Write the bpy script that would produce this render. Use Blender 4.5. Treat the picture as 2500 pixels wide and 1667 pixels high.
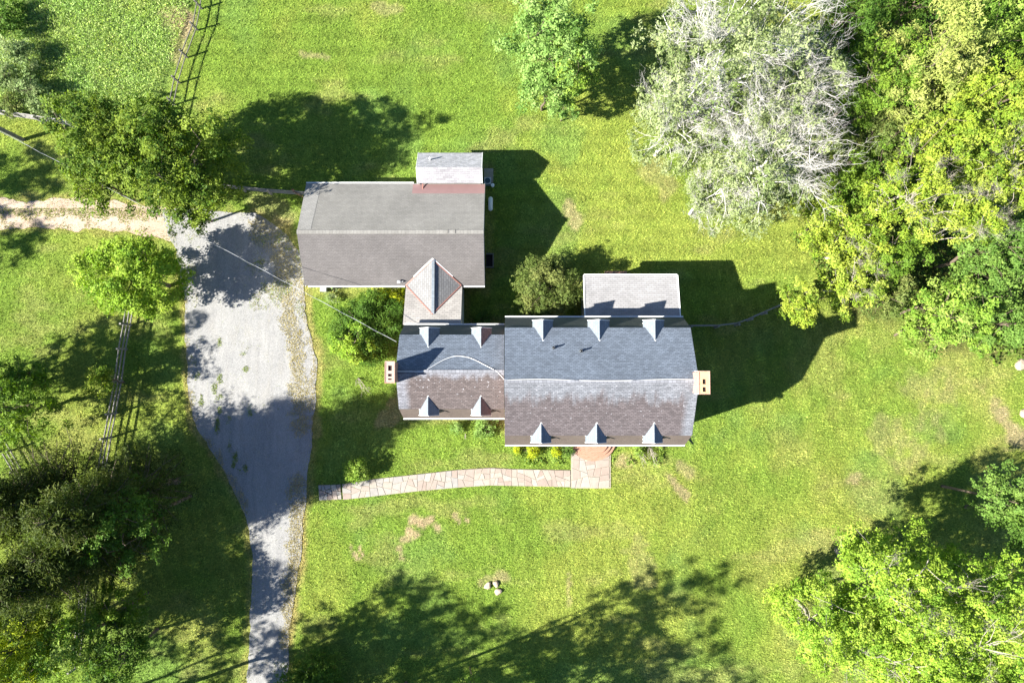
import bpy, bmesh, math, random
import numpy as np
from mathutils import Vector
random.seed(7); rng = np.random.default_rng(11)
for o in list(bpy.data.objects): bpy.data.objects.remove(o)
SC = bpy.context.scene; COL = SC.collection

# ------------------------------------------------------------------ camera, sky, sun, exposure
CAMH = 52.0; TILT = math.radians(3.0); FPX = 1667.0
cam_d = bpy.data.cameras.new('camera'); cam = bpy.data.objects.new('camera', cam_d); COL.objects.link(cam)
cam.location = (0, 0, CAMH); cam.rotation_euler = (TILT, 0, 0)
cam_d.sensor_width = 36; cam_d.lens = 24.0; cam_d.clip_end = 6000
SC.camera = cam
SX, SY = 1.26, 0.41                                   # shadow of a 1 m post on level ground
SUN_EL = math.atan2(1, math.hypot(SX, SY))
sun_dir = Vector((-SX, -SY, 1)).normalized()          # towards the sun
SUN_AZ = math.atan2(sun_dir.x, sun_dir.y)
w = bpy.data.worlds.new('World'); SC.world = w; w.use_nodes = True
wn = w.node_tree.nodes; wl = w.node_tree.links
bg = wn['Background']; sky = wn.new('ShaderNodeTexSky'); sky.sky_type = 'NISHITA'; sky.sun_disc = False
sky.sun_elevation = SUN_EL; sky.sun_rotation = SUN_AZ; sky.ozone_density = 6; sky.dust_density = .6
wl.new(sky.outputs[0], bg.inputs[0]); bg.inputs[1].default_value = 0.05
sl = bpy.data.lights.new('sun', 'SUN'); so = bpy.data.objects.new('sun', sl); COL.objects.link(so)
sl.energy = 4.8; sl.angle = math.radians(0.6); sl.color = (1.0, 0.95, 0.84)
so.rotation_euler = sun_dir.to_track_quat('Z', 'Y').to_euler(); so.location = (-60, -20, 60)
SC.view_settings.view_transform = 'Standard'; SC.view_settings.look = 'None'
SC.view_settings.exposure = 2.05; SC.view_settings.gamma = 1; SC.view_settings.use_curve_mapping = False
SC.render.engine = 'CYCLES'
SC.cycles.max_bounces = 6; SC.cycles.diffuse_bounces = 3; SC.cycles.transmission_bounces = 3

# ------------------------------------------------------------------ measuring: photograph pixel + height -> place
def gz(x, y=0):
    x = np.asarray(x, float)
    e = np.maximum(0, x - 9.0)
    return -0.055 * e * e / (e + 3.0)
def W(px, py, h=0.0):
    u = px - 1250.0; v = 833.0 - py
    dy = v * math.cos(TILT) + FPX * math.sin(TILT); dz = v * math.sin(TILT) - FPX * math.cos(TILT)
    k = (CAMH - h) / -dz
    return (u * k, dy * k)
def G(px, py, up=0.0):
    h = 0.0
    for _ in range(4):
        x, y = W(px, py, h + up); h = float(gz(x, y))
    return (x, y, h + up)

# ------------------------------------------------------------------ object helpers
def link(name, me, parent=None):
    o = bpy.data.objects.new(name, me); COL.objects.link(o)
    if parent is not None: o.parent = parent
    return o
def tag(o, label=None, cat=None, group=None, kind=None):
    if label: o['label'] = label
    if cat: o['category'] = cat
    if group: o['group'] = group
    if kind: o['kind'] = kind
    return o
def empty(name, loc=(0, 0, 0)):
    o = bpy.data.objects.new(name, None); COL.objects.link(o); o.location = loc
    o.empty_display_size = 0.3
    return o
def arr_mesh(name, V, F, mat, col=None, uv=None, smooth=False):
    V = np.asarray(V, np.float32); F = np.asarray(F, np.int32)
    me = bpy.data.meshes.new(name); k = F.shape[1]
    me.vertices.add(len(V)); me.vertices.foreach_set('co', V.ravel())
    me.loops.add(F.size); me.loops.foreach_set('vertex_index', F.ravel())
    me.polygons.add(len(F)); me.polygons.foreach_set('loop_start', np.arange(0, F.size, k, dtype=np.int32))
    me.update(calc_edges=True)
    if col is not None:
        a = me.color_attributes.new('col', 'FLOAT_COLOR', 'POINT')
        c = np.ones((len(V), 4), np.float32); c[:, :3] = col; a.data.foreach_set('color', c.ravel())
    if smooth: me.polygons.foreach_set('use_smooth', np.ones(len(F), bool))
    me.materials.append(mat); return me
class MB:
    """collects faces for ONE mesh; every face may carry its own uv"""
    def __init__(s): s.v = []; s.f = []; s.uv = []
    def face(s, pts, uv=None):
        n = len(s.v); s.v += [tuple(p) for p in pts]; s.f.append(list(range(n, n + len(pts))))
        s.uv += list(uv) if uv else [(p[0], p[1]) for p in pts]
    def box(s, a, b):
        x0, y0, z0 = a; x1, y1, z1 = b
        P = [(x0,y0,z0),(x1,y0,z0),(x1,y1,z0),(x0,y1,z0),(x0,y0,z1),(x1,y0,z1),(x1,y1,z1),(x0,y1,z1)]
        for q in ((3,2,1,0),(4,5,6,7),(0,1,5,4),(1,2,6,5),(2,3,7,6),(3,0,4,7)):
            pts = [P[i] for i in q]
            if q in ((3,2,1,0),(4,5,6,7)): uv = [(p[0], p[1]) for p in pts]
            elif q in ((0,1,5,4),(2,3,7,6)): uv = [(p[0], p[2]) for p in pts]
            else: uv = [(p[1], p[2]) for p in pts]
            s.face(pts, uv)
    def beam(s, a, b, wd, ht, roll=None):
        a = Vector(a); b = Vector(b); d = (b - a).normalized()
        up = Vector((0,0,1)) if abs(d.z) < .95 else Vector((1,0,0))
        if roll: up = Vector(roll)
        x = d.cross(up).normalized() * wd / 2; y = x.cross(d).normalized() * ht / 2
        A = [a - x - y, a + x - y, a + x + y, a - x + y]; B = [p + (b - a) for p in A]
        L = (b - a).length
        for i in range(4):
            j = (i + 1) % 4; s.face([A[i], B[i], B[j], A[j]], [(0,0),(L,0),(L,.1),(0,.1)])
        s.face(A); s.face(B[::-1])
    def tube(s, pts, rad, n=8, cap=True):
        pts = [Vector(p) for p in pts]; R = rad if hasattr(rad, '__len__') else [rad] * len(pts)
        rings = []
        for i, p in enumerate(pts):
            d = (pts[min(i + 1, len(pts) - 1)] - pts[max(i - 1, 0)]).normalized()
            up = Vector((0, 0, 1)) if abs(d.z) < .9 else Vector((1, 0, 0))
            x = d.cross(up).normalized(); y = x.cross(d).normalized()
            rings.append([p + (x * math.cos(t) + y * math.sin(t)) * R[i] for t in [2 * math.pi * k / n for k in range(n)]])
        for a, b in zip(rings, rings[1:]):
            for k in range(n): s.face([a[k], a[(k + 1) % n], b[(k + 1) % n], b[k]])
        if cap: s.face(rings[0]); s.face(rings[-1][::-1])
    def build(s, name, mat, parent=None):
        me = bpy.data.meshes.new(name); me.from_pydata(s.v, [], s.f); me.update()
        l = me.uv_layers.new(name='uv'); idx = [i for f in s.f for i in f]
        l.data.foreach_set('uv', np.array([s.uv[i] for i in idx], np.float32).ravel())
        me.materials.append(mat)
        return link(name, me, parent)

# ------------------------------------------------------------------ numpy noise
_L = {}
def vnoise(x, y, sc, seed=0):
    key = seed
    if key not in _L: _L[key] = np.random.default_rng(100 + seed).random((256, 256))
    t = _L[key]; u = np.asarray(x) / sc + 1000.3; v = np.asarray(y) / sc + 1000.7
    i = np.floor(u).astype(int); j = np.floor(v).astype(int); fu = u - i; fv = v - j
    fu = fu * fu * (3 - 2 * fu); fv = fv * fv * (3 - 2 * fv)
    a = t[i % 256, j % 256]; b = t[(i + 1) % 256, j % 256]; c = t[i % 256, (j + 1) % 256]; d = t[(i + 1) % 256, (j + 1) % 256]
    return (a * (1 - fu) + b * fu) * (1 - fv) + (c * (1 - fu) + d * fu) * fv
def fbm(x, y, sc, seed=0, o=4):
    s = 0; a = 1; t = 0
    for k in range(o): s = s + a * vnoise(x, y, sc / 2 ** k, seed + k * 13); t += a; a *= .55
    return s / t
def sstep(a, b, x): t = np.clip((x - a) / (b - a), 0, 1); return t * t * (3 - 2 * t)
def poly_sd(x, y, P):
    """signed distance to polygon, positive inside"""
    P = np.asarray(P, float); x = np.asarray(x, float); y = np.asarray(y, float)
    d = np.full(x.shape, 1e9); ins = np.zeros(x.shape, bool)
    for a, b in zip(P, np.roll(P, -1, 0)):
        e = b - a; t = np.clip(((x - a[0]) * e[0] + (y - a[1]) * e[1]) / (e @ e + 1e-9), 0, 1)
        d = np.minimum(d, np.hypot(x - a[0] - t * e[0], y - a[1] - t * e[1]))
        c = (a[1] > y) != (b[1] > y)
        with np.errstate(divide='ignore', invalid='ignore'): xx = (b[0] - a[0]) * (y - a[1]) / (b[1] - a[1] + 1e-12) + a[0]
        ins ^= c & (x < xx)
    return np.where(ins, d, -d)
def line_d(x, y, P):
    P = np.asarray(P, float); d = np.full(np.shape(x), 1e9)
    for a, b in zip(P[:-1], P[1:]):
        e = b - a; t = np.clip(((x - a[0]) * e[0] + (y - a[1]) * e[1]) / (e @ e + 1e-9), 0, 1)
        d = np.minimum(d, np.hypot(x - a[0] - t * e[0], y - a[1] - t * e[1]))
    return d
def GP(L): return [G(a, b)[:2] for a, b in L]

# ------------------------------------------------------------------ materials
class N:
    def __init__(s, name, rough=.8, spec=.2):
        s.m = bpy.data.materials.new(name); s.m.use_nodes = True; s.t = s.m.node_tree; s.n = s.t.nodes; s.l = s.t.links
        s.b = s.n['Principled BSDF']; s.b.inputs['Roughness'].default_value = rough; s.b.inputs['Specular IOR Level'].default_value = spec
    def new(s, typ, **kw):
        n = s.n.new(typ)
        for k, v in kw.items():
            if k in n.bl_rna.properties: setattr(n, k, v)
            else: s.put(n.inputs[k.replace('_', ' ')], v)
        return n
    def put(s, sock, v):
        if hasattr(v, 'is_linked') or isinstance(v, bpy.types.NodeSocket): s.l.new(v, sock)
        elif isinstance(v, (tuple, list)) and len(v) == 3 and sock.type == 'RGBA': sock.default_value = (*v, 1)
        else: sock.default_value = v
    def noise(s, sc, det=4, vec=None, rough=.55):
        n = s.new('ShaderNodeTexNoise', Scale=sc, Detail=det, Roughness=rough)
        if vec is not None: s.l.new(vec, n.inputs['Vector'])
        return n.outputs[0]
    def coord(s, which='Object', scale=(1, 1, 1)):
        c = s.n.new('ShaderNodeTexCoord').outputs[which]
        if scale != (1, 1, 1):
            m = s.n.new('ShaderNodeMapping'); s.l.new(c, m.inputs[0]); m.inputs['Scale'].default_value = scale; return m.outputs[0]
        return c
    def ramp(s, fac, stops):
        r = s.n.new('ShaderNodeValToRGB'); s.l.new(fac, r.inputs[0]); e = r.color_ramp.elements
        while len(e) < len(stops): e.new(.5)
        for i, (p, c) in enumerate(stops): e[i].position = p; e[i].color = (*c, 1) if len(c) == 3 else c
        return r.outputs[0]
    def mix(s, f, a, b, mode='MIX'):
        m = s.n.new('ShaderNodeMix'); m.data_type = 'RGBA'; m.blend_type = mode
        s.put(m.inputs[0], f); s.put(m.inputs[6], a); s.put(m.inputs[7], b); return m.outputs[2]
    def math(s, op, a, b=0.0, c=None, clamp=False):
        m = s.n.new('ShaderNodeMath'); m.operation = op; m.use_clamp = clamp; s.put(m.inputs[0], a); s.put(m.inputs[1], b)
        if c is not None: s.put(m.inputs[2], c)
        return m.outputs[0]
    def mapr(s, x, a, b, c=0.0, d=1.0):
        m = s.n.new('ShaderNodeMapRange'); s.put(m.inputs[0], x)
        for i, v in enumerate((a, b, c, d)): s.put(m.inputs[i + 1], v)
        return m.outputs[0]
    def base(s, c): s.put(s.b.inputs['Base Color'], c)
    def bump(s, h, st=.5, dist=.02):
        b = s.n.new('ShaderNodeBump'); b.inputs['Strength'].default_value = st; b.inputs['Distance'].default_value = dist
        s.l.new(h, b.inputs['Height']); s.l.new(b.outputs[0], s.b.inputs['Normal'])

def plain(name, c, rough=.7, var=.15, sc=6, metal=0, spec=.3):
    m = N(name, rough, spec); n = m.noise(sc, 5, m.coord())
    m.base(m.mix(n, tuple(x * (1 - var) for x in c), tuple(min(1, x * (1 + var)) for x in c)))
    m.b.inputs['Metallic'].default_value = metal; m.bump(m.noise(sc * 6, 3, m.coord()), .25, .01)
    return m.m

def leaf_mat(name, trans=.35, rough=.55):
    m = N(name, rough, .08); a = m.new('ShaderNodeVertexColor', layer_name='col').outputs[0]
    m.base(a); tr = m.n.new('ShaderNodeBsdfTranslucent')
    hs = m.new('ShaderNodeHueSaturation', Saturation=1.15, Value=1.25); m.l.new(a, hs.inputs['Color']); m.l.new(hs.outputs[0], tr.inputs[0])
    mx = m.n.new('ShaderNodeMixShader'); mx.inputs[0].default_value = trans
    m.l.new(m.b.outputs[0], mx.inputs[1]); m.l.new(tr.outputs[0], mx.inputs[2]); m.l.new(mx.outputs[0], m.n['Material Output'].inputs[0])
    return m.m
M = {}
M['leaf'] = leaf_mat('leaf', .28); M['blade'] = leaf_mat('grass_blade', .25, .7)

m = N('lawn_soil', .95, .1); a = m.new('ShaderNodeVertexColor', layer_name='col').outputs[0]; co = m.coord()
n1 = m.noise(7, 6, co, .7); n2 = m.noise(2.2, 4, m.coord(scale=(1, .45, 1)), .6)
m.base(m.mix(1, m.mix(1, a, m.ramp(n1, [(.3, (.30, .38, .3)), (.7, (1.25, 1.2, 1.1))]), 'MULTIPLY'), m.ramp(n2, [(.3, (.8, .85, .75)), (.7, (1.12, 1.1, 1.05))]), 'MULTIPLY'))
m.bump(m.noise(9, 6, co, .7), 1.0, .12); M['lawn'] = m.m

m = N('gravel', .95, .15); co = m.coord(); v = m.new('ShaderNodeTexVoronoi', Scale=26.0); m.l.new(co, v.inputs['Vector'])
c = m.ramp(m.noise(.55, 6, co, .6), [(.3, (.20, .205, .21)), (.5, (.255, .256, .256)), (.72, (.31, .305, .295))])
c = m.mix(m.mapr(m.noise(1.1, 6, m.coord(scale=(1.9, .16, 1)), .6), .47, .62), c, (.20, .20, .203))
c = m.mix(m.mapr(m.noise(1.3, 5, m.coord(scale=(1.6, .35, 1)), .6), .52, .75), c, (.25, .24, .215))
c = m.mix(.5, c, m.ramp(v.outputs['Color'], [(0, (.10, .10, .11)), (.5, (.23, .23, .235)), (1, (.39, .385, .38))]))
m.base(m.mix(1, c, m.ramp(m.noise(60, 3, co), [(.3, (.72, .72, .74)), (.6, (1.1, 1.1, 1.08))]), 'MULTIPLY'))
m.bump(m.noise(40, 4, co, .7), .8, .03); M['gravel'] = m.m

m = N('dirt', .95, .1); co = m.coord()
c = m.ramp(m.noise(.5, 6, m.coord(scale=(.5, 1.7, 1)), .62), [(.3, (.27, .20, .145)), (.5, (.35, .275, .215)), (.72, (.44, .37, .305))])
c = m.mix(m.mapr(m.noise(24, 4, co, .7), .5, .8), c, (.46, .42, .375))
m.base(m.mix(1, c, m.ramp(m.noise(9, 5, co, .7), [(.3, (.75, .73, .7)), (.65, (1.12, 1.1, 1.1))]), 'MULTIPLY')); m.bump(m.noise(14, 5, co, .7), .8, .05); M['dirt'] = m.m

def roof_mat(name, base, lich=None, vmax=4.0, bw=.24, rh=.115, contrast=.25, stain=None, stain_amt=.5, vstart=.4, vend=3.0, speck=(.32, .32, .35), edge=None, mortar=.55):
    """asphalt tabs laid in courses (uv: metres along the ridge, metres down from it)"""
    m = N(name, .92, .2); uv = m.n.new('ShaderNodeUVMap'); uv.uv_map = 'uv'; uvo = uv.outputs[0]
    b = m.new('ShaderNodeTexBrick', Scale=1.0); m.l.new(uvo, b.inputs['Vector']); b.offset = .5
    b.inputs['Brick Width'].default_value = bw; b.inputs['Row Height'].default_value = rh
    b.inputs['Mortar Size'].default_value = .012; b.inputs['Mortar Smooth'].default_value = .3; b.inputs['Bias'].default_value = 0
    b.inputs['Color1'].default_value = (1 - contrast,) * 3 + (1,); b.inputs['Color2'].default_value = (1 + contrast,) * 3 + (1,)
    b.inputs['Mortar'].default_value = (mortar,) * 3 + (1,)
    sep = m.n.new('ShaderNodeSeparateXYZ'); m.l.new(uvo, sep.inputs[0]); u, v = sep.outputs[0], sep.outputs[1]
    mp = m.n.new('ShaderNodeMapping'); m.l.new(uvo, mp.inputs[0]); mp.inputs['Scale'].default_value = (1.5, .35, 1)
    streak = m.noise(1.0, 6, mp.outputs[0], .65)
    c = m.mix(m.mapr(m.noise(.35, 5, uvo, .6), .35, .65), tuple(x * .88 for x in base), tuple(x * 1.1 for x in base))
    if stain:
        f = m.math('ADD', m.mapr(v, vstart, vend), m.math('MULTIPLY', m.math('SUBTRACT', streak, .5), 1.7), clamp=True)
        f = m.mapr(f, .3, .62)
        if edge is not None:                       # cleaner strip along one rake
            e = m.mapr(m.math('ADD', u, m.math('MULTIPLY', m.math('SUBTRACT', m.noise(2, 4, uvo), .5), .35)), *edge); f = m.math('MULTIPLY', f, e)
        c = m.mix(m.math('MULTIPLY', f, stain_amt), c, stain)
        sp = m.noise(5.5, 2, uvo, .5); sp2 = m.mapr(sp, .66, .70)
        fall = m.mapr(m.math('ADD', m.math('MULTIPLY', v, -1.0), m.math('MULTIPLY', streak, 2.5)), -vend - .3, -.2)
        c = m.mix(m.math('MULTIPLY', sp2, m.math('MULTIPLY', fall, .8)), c, speck)
    else:
        c = m.mix(m.mapr(streak, .5, .75, 0, .35), c, tuple(x * .72 for x in base))
    c = m.mix(1, c, b.outputs[0], 'MULTIPLY')
    m.base(m.mix(1, c, m.ramp(m.noise(28, 2, uvo), [(.3, (.86,) * 3), (.7, (1.14,) * 3)]), 'MULTIPLY'))
    h = m.math('SUBTRACT', m.math('MULTIPLY', m.math('FRACT', m.math('DIVIDE', v, rh)), 1.0), m.math('MULTIPLY', b.outputs[1], .7))
    m.bump(h, .7, .012); return m.m
M['r_north'] = roof_mat('shingles_blue_grey', (.122, .146, .186), contrast=.2)
M['r_south'] = roof_mat('shingles_weathered_south', (.155, .162, .185), stain=(.090, .075, .078), stain_amt=.92, vstart=.1, vend=2.4, edge=(11.1, 10.7))
M['r_south_wing'] = roof_mat('shingles_weathered_wing', (.175, .178, .205), stain=(.092, .073, .07), stain_amt=.9, vstart=-.2, vend=1.2, edge=(-7.0, -6.6))
M['r_lower_n'] = roof_mat('shingles_lower_north', (.085, .095, .09), contrast=.06, mortar=.85)
M['r_lower_s'] = roof_mat('shingles_lower_south', (0.119, 0.095, 0.085), contrast=.08, mortar=.85)
M['r_barn_n'] = roof_mat('shingles_barn_north', (0.183, 0.178, 0.169), contrast=.08, mortar=.78)
M['r_barn_s'] = roof_mat('shingles_barn_south', (0.113, 0.106, 0.107), contrast=.09, mortar=.8)
M['r_barn_patch'] = roof_mat('shingles_barn_patch', (0.231, 0.227, 0.220), contrast=.1, mortar=.7)
M['r_sun'] = roof_mat('shingles_pale', (0.262, 0.258, 0.267), contrast=.10, mortar=.72, bw=.34, rh=.15)
M['r_conn'] = roof_mat('shingles_beige_grey', (0.290, 0.275, 0.262), contrast=.13, mortar=.7, bw=.34, rh=.15)
M['r_crick'] = roof_mat('shingles_cricket', (.19, .19, .195), contrast=.10, mortar=.6, bw=.34, rh=.17)
M['r_addn'] = roof_mat('shingles_addition', (0.297, 0.300, 0.324), contrast=.22, mortar=.7)
M['r_adds'] = roof_mat('shingles_addition_south', (0.252, 0.246, 0.266), contrast=.2, mortar=.7, bw=.32, rh=.16)
M['r_ridge'] = roof_mat('shingles_ridge', (0.180, 0.186, 0.210), contrast=.15, bw=.25, rh=.3)
M['r_dorm'] = roof_mat('shingles_dormer', (.16, .185, .215), contrast=.12, mortar=.8, rh=.16)
M['r_dorm_b'] = roof_mat('shingles_dormer_brown', (.16, .125, .125), contrast=.15, mortar=.7, rh=.16)
M['white'] = plain('white_paint', (.74, .75, .76), .5, .06)
M['siding'] = plain('white_siding', (.66, .66, .64), .6, .08)
M['red_flash'] = plain('red_painted_flashing', (.27, .13, .105), .6, .2, 3)
M['pink_flash'] = plain('pink_faded_flashing', (.21, .13, .128), .7, .14, 2)
M['cap'] = plain('chimney_cap_mortar', (.46, .29, .17), .9, .25, 4)
M['cap2'] = plain('chimney_cap_pale', (.36, .26, .22), .9, .2, 4)
M['hole'] = plain('hole_black', (.02, .015, .015), .95, .2)  # near-black, for the plates under the flue openings and the hatch cover
M['pane'] = plain('window_pane', (.04, .05, .06), .08, .1, 2, 0, .6)
M['dark'] = plain('dark_shutter', (.03, .06, .08), .4, .1)
M['metal'] = plain('galvanised_metal', (.45, .46, .47), .4, .1, 5, .5)
M['wood_grey'] = plain('weathered_grey_wood', (.20, .19, .18), .85, .3, 9)
M['wood_dark'] = plain('dark_weathered_wood', (.14, .13, .12), .85, .3, 9)
M['wood_pale'] = plain('pale_weathered_boards', (.27, .26, .25), .8, .15, 9)
M['wood_brown'] = plain('brown_wood', (.15, .085, .05), .8, .3, 9)
M['bark'] = plain('brown_bark', (.13, .10, .075), .95, .35, 8)
M['bark_pale'] = plain('pale_dead_wood', (.30, .27, .23), .9, .22, 6)
M['bark_white'] = plain('silvery_bark', (.50, .48, .455), .85, .2, 6)
M['cable'] = plain('white_cable', (.30, .31, .33), .5, .05)
M['rock'] = plain('pale_rock', (.33, .265, .205), .9, .3, 5)
M['joint'] = plain('mortar_joint', (.26, .235, .19), .95, .35, 7)
for i, c in enumerate([(.245, .205, .18), (.265, .235, .205), (.23, .22, .21), (.30, .27, .235), (.235, .19, .165), (.26, .24, .22)]):
    M['stone%d' % i] = plain('flagstone_%d' % i, c, .85, .22, 3.5)
def brick_mat(name, c1, c2, mortar=(.42, .38, .33)):
    m = N(name, .9, .15); uv = m.n.new('ShaderNodeUVMap'); uv.uv_map = 'uv'
    b = m.new('ShaderNodeTexBrick', Scale=1.0); m.l.new(uv.outputs[0], b.inputs['Vector'])
    b.inputs['Brick Width'].default_value = .215; b.inputs['Row Height'].default_value = .075; b.inputs['Mortar Size'].default_value = .008
    m.put(b.inputs['Color1'], c1); m.put(b.inputs['Color2'], c2); m.put(b.inputs['Mortar'], mortar)
    m.base(b.outputs[0]); m.bump(b.outputs[1], -.5, .01); return m.m
M['brick'] = brick_mat('red_brick', (.30, .13, .09), (.40, .22, .16)); M['brick_pale'] = brick_mat('step_brick', (.27, .13, .085), (.31, .17, .12), (.30, .23, .18))

# ------------------------------------------------------------------ the ground plan
DRIVE = GP([(395,512),(440,507),(500,508),(560,520),(620,520),(665,545),(700,570),(728,610),(736,650),(742,700),(745,760),(752,800),(766,850),(772,900),(770,960),(764,1030),(758,1100),(748,1200),(742,1260),(735,1340),(725,1420),(712,1500),(706,1560),(700,1640),(697,1760),(600,1760),(602,1667),(607,1580),(612,1500),(618,1420),(618,1360),(612,1310),(597,1250),(570,1195),(540,1140),(510,1085),(480,1040),(466,1000),(458,960),(455,900),(452,830),(454,770),(448,720),(440,660),(430,610),(410,565)])
TRACK = GP([(-300,475),(-60,482),(0,486),(80,488),(180,486),(260,490),(330,500),(400,505),(440,530),(440,585),(425,585),(380,574),(300,565),(200,560),(100,556),(0,556),(-60,556),(-300,562)])
PATH_A = [(835,1181),(917,1168),(1019,1157),(1117,1146),(1197,1141),(1250,1144),(1393,1147),(1440,1147),(1440,1188),(1420,1188),(1250,1185),(1197,1184),(1061,1193),(960,1205),(838,1219)]
WOODS = GP([(1960,-200),(2000,60),(2040,200),(2075,330),(2060,450),(1950,500),(1960,600),(2010,700),(2080,750),(2200,790),(2260,850),(2380,855),(2480,890),(2560,960),(2800,960),(2800,-200)])
MEADOW = GP([(-300,-300),(470,-300),(468,0),(455,60),(430,125),(408,190),(395,240),(260,290),(180,310),(150,292),(0,268),(-300,230)])
HOUSE = [(-8.0,-4.5),(-.4,-4.5),(11.4,-4.5),(11.4,4),(11.6,7.2),(5.2,7.2),(5.2,4),(-3.7,4),(-3.7,6.7),(-2.1,6.7),(-2.1,16.2),(-6.7,16.2),(-6.7,14),(-15,14),(-15,6.7),(-7.6,6.7),(-7.4,4)]
HOUSE_P = [(-7.3,-2.6),(-.4,-2.6),(-.4,-4.3),(11.4,-4.3),(11.4,4),(11.6,7.2),(5.2,7.2),(5.2,4),(-3.7,4),(-3.7,6.7),(-2.1,6.7),(-2.1,16.2),(-6.7,16.2),(-6.7,14),(-15,14),(-15,6.7),(-7.6,6.7),(-7.4,4)]
DRY = [(GP([(690,560),(690,640),(697,720),(710,800),(722,880),(730,960),(735,1040)]), .55, .75),      # dry strip in the drive
       (GP([(745,700),(757,800),(772,860),(772,960),(768,1060)]), .35, .6),
       (GP([(722,1180),(725,1260),(722,1340),(715,1420),(707,1500),(702,1570)]), .55, .8),
       (GP([(640,560),(700,600),(740,690)]), .9, .55),
       (GP([(450,730),(450,840),(452,930),(462,1000),(480,1050),(520,1110)]), .22, .6),
       (GP([(520,1110),(560,1180),(590,1240)]), .3, .5)]
WEEDS = GP([(535,838),(536,920),(534,975),(535,1000),(492,980),(480,915),(590,860),(605,850),(600,900),(522,948),(560,1020),(530,1030),(528,1045),(572,1130),(600,1140),(575,1115),(585,1150),(560,1090),(610,1000)])
BARE = [(GP([(1010,1270),(1030,1275),(1045,1270)]), .35, .9), (GP([(1000,1295),(1015,1305)]), .3, .9), (GP([(1065,1285),(1075,1295)]), .25, .9), (GP([(978,1320),(1000,1318)]), .3, .75),
        (GP([(852,1325),(860,1345),(872,1360)]), .2, .9), (GP([(880,1335),(882,1350)]), .14, .9), (GP([(975,1335),(982,1360)]), .2, .6), (GP([(1110,1255),(1120,1270)]), .18, .7), (GP([(1135,1265),(1140,1268)]), .15, .8),
        (GP([(1632,1160),(1650,1185),(1675,1210)]), .25, .65), (GP([(1665,1135),(1680,1150)]), .35, .45), (GP([(1385,505),(1410,530),(1405,550)]), .35, .55), (GP([(2450,1000),(2470,1030),(2480,1070)]), .7, .7),
        (GP([(2420,990),(2440,1000)]), .8, .5), (GP([(735,130),(800,140)]), .2, .45), (GP([(925,10),(940,30),(975,20)]), .4, .35), (GP([(2080,1165),(2095,1155)]), .3, .5), (GP([(2160,1070),(2230,1090)]), 1.6, .28), (GP([(2260,940),(2300,960)]), 1.4, .25),
        (GP([(930,1030),(960,1010),(975,985)]), .5, .45), (GP([(415,30),(445,60)]), .9, .8), (GP([(430,100),(425,140)]), .5, .45), (GP([(1180,1420),(1225,1405)]), .5, .5), (GP([(1590,420),(1620,440)]), 1.0, .3), (GP([(1560,1320),(1570,1420)]), .8, .25),
        (GP([(1390,1400),(1388,1430),(1390,1480)]), .18, .4), (GP([(1235,1080),(1290,1085)]), .35, .5), (GP([(620,490),(660,500),(690,520)]), .7, .3), (GP([(1520,1115),(1545,1130)]), .5, .6), (GP([(960,770),(1000,1000)]), .2, .1)]
def lawn_col(x, y):
    """colour of the turf itself: greener, yellower, drier patches, bare earth"""
    a = fbm(x, y, 9, 1); b = fbm(x, y, 3.2, 5); c = fbm(x, y, 1.2, 9, 3)
    g1 = np.array([.155, .235, .040]); g2 = np.array([.222, .27, .056]); g3 = np.array([.14, .232, .060]); dry = np.array([.285, .265, .115]); soil = np.array([.36, .27, .195])
    k = lambda t: t[..., None]
    f = sstep(.38, .66, .6 * a + .4 * b + .14 * sstep(-6, 14, x) - .04); col = g1 * k(1 - f) + g2 * k(f)
    f = sstep(.52, .72, fbm(x, y, 5, 31)); col = col * k(1 - .6 * f) + g3 * k(.6 * f)
    f = sstep(.56, .78, fbm(x * .6, y * 1.5, 2.6, 41)) * .38 + .35 * sstep(8, 30, x) * sstep(.4, .7, b) * sstep(10, 2, y)
    col = col * k(1 - f) + dry * k(f)
    mow = np.where(y > 6, np.sin((y + .6 * fbm(x, y, 7, 301, 2)) * 2 * math.pi / 1.3), np.sin((x + .25 * y + .8 * fbm(x, y, 7, 303, 2)) * 2 * math.pi / 1.3)); col = col * k(.82 + .36 * c + .07 * mow * sstep(.3, .6, fbm(x, y, 11, 305, 2)))
    md = sstep(-.6, .6, poly_sd(x, y, MEADOW) + (b - .5) * 2); mcol = np.array([.18, .27, .09]); col = col * k(1 - .8 * md) + mcol * k(.8 * md)
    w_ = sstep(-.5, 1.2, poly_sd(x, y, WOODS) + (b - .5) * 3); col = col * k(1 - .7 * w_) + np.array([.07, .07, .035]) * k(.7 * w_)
    s = np.zeros(np.shape(x)); dr = np.zeros(np.shape(x)); fine = fbm(x, y, .42, 311, 3)
    for L, r, t in BARE:
        d = line_d(x, y, L); s = np.maximum(s, t * sstep(r * 1.35, r * .55, d + (c - .5) * r * 2.6 + (fine - .5) * .55))
    for L, r, t in DRY:
        d = line_d(x, y, L); dr = np.maximum(dr, t * sstep(r * 1.9, r * .5, d + (c - .5) * 1.2))
    dd = np.minimum(np.abs(poly_sd(x, y, DRIVE)), np.abs(poly_sd(x, y, TRACK))); dr = np.maximum(dr, .38 * sstep(.6, .1, dd + (c - .5) * .9))
    hd = -poly_sd(x, y, HOUSE_P); dr = np.maximum(dr, .35 * sstep(.9, .1, hd + (c - .5)))
    col = col * k(1 - dr) + np.array([.36, .29, .13]) * k(dr)
    col = col * k(1 - s) + soil * k(s)
    return col, s, dr
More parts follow.
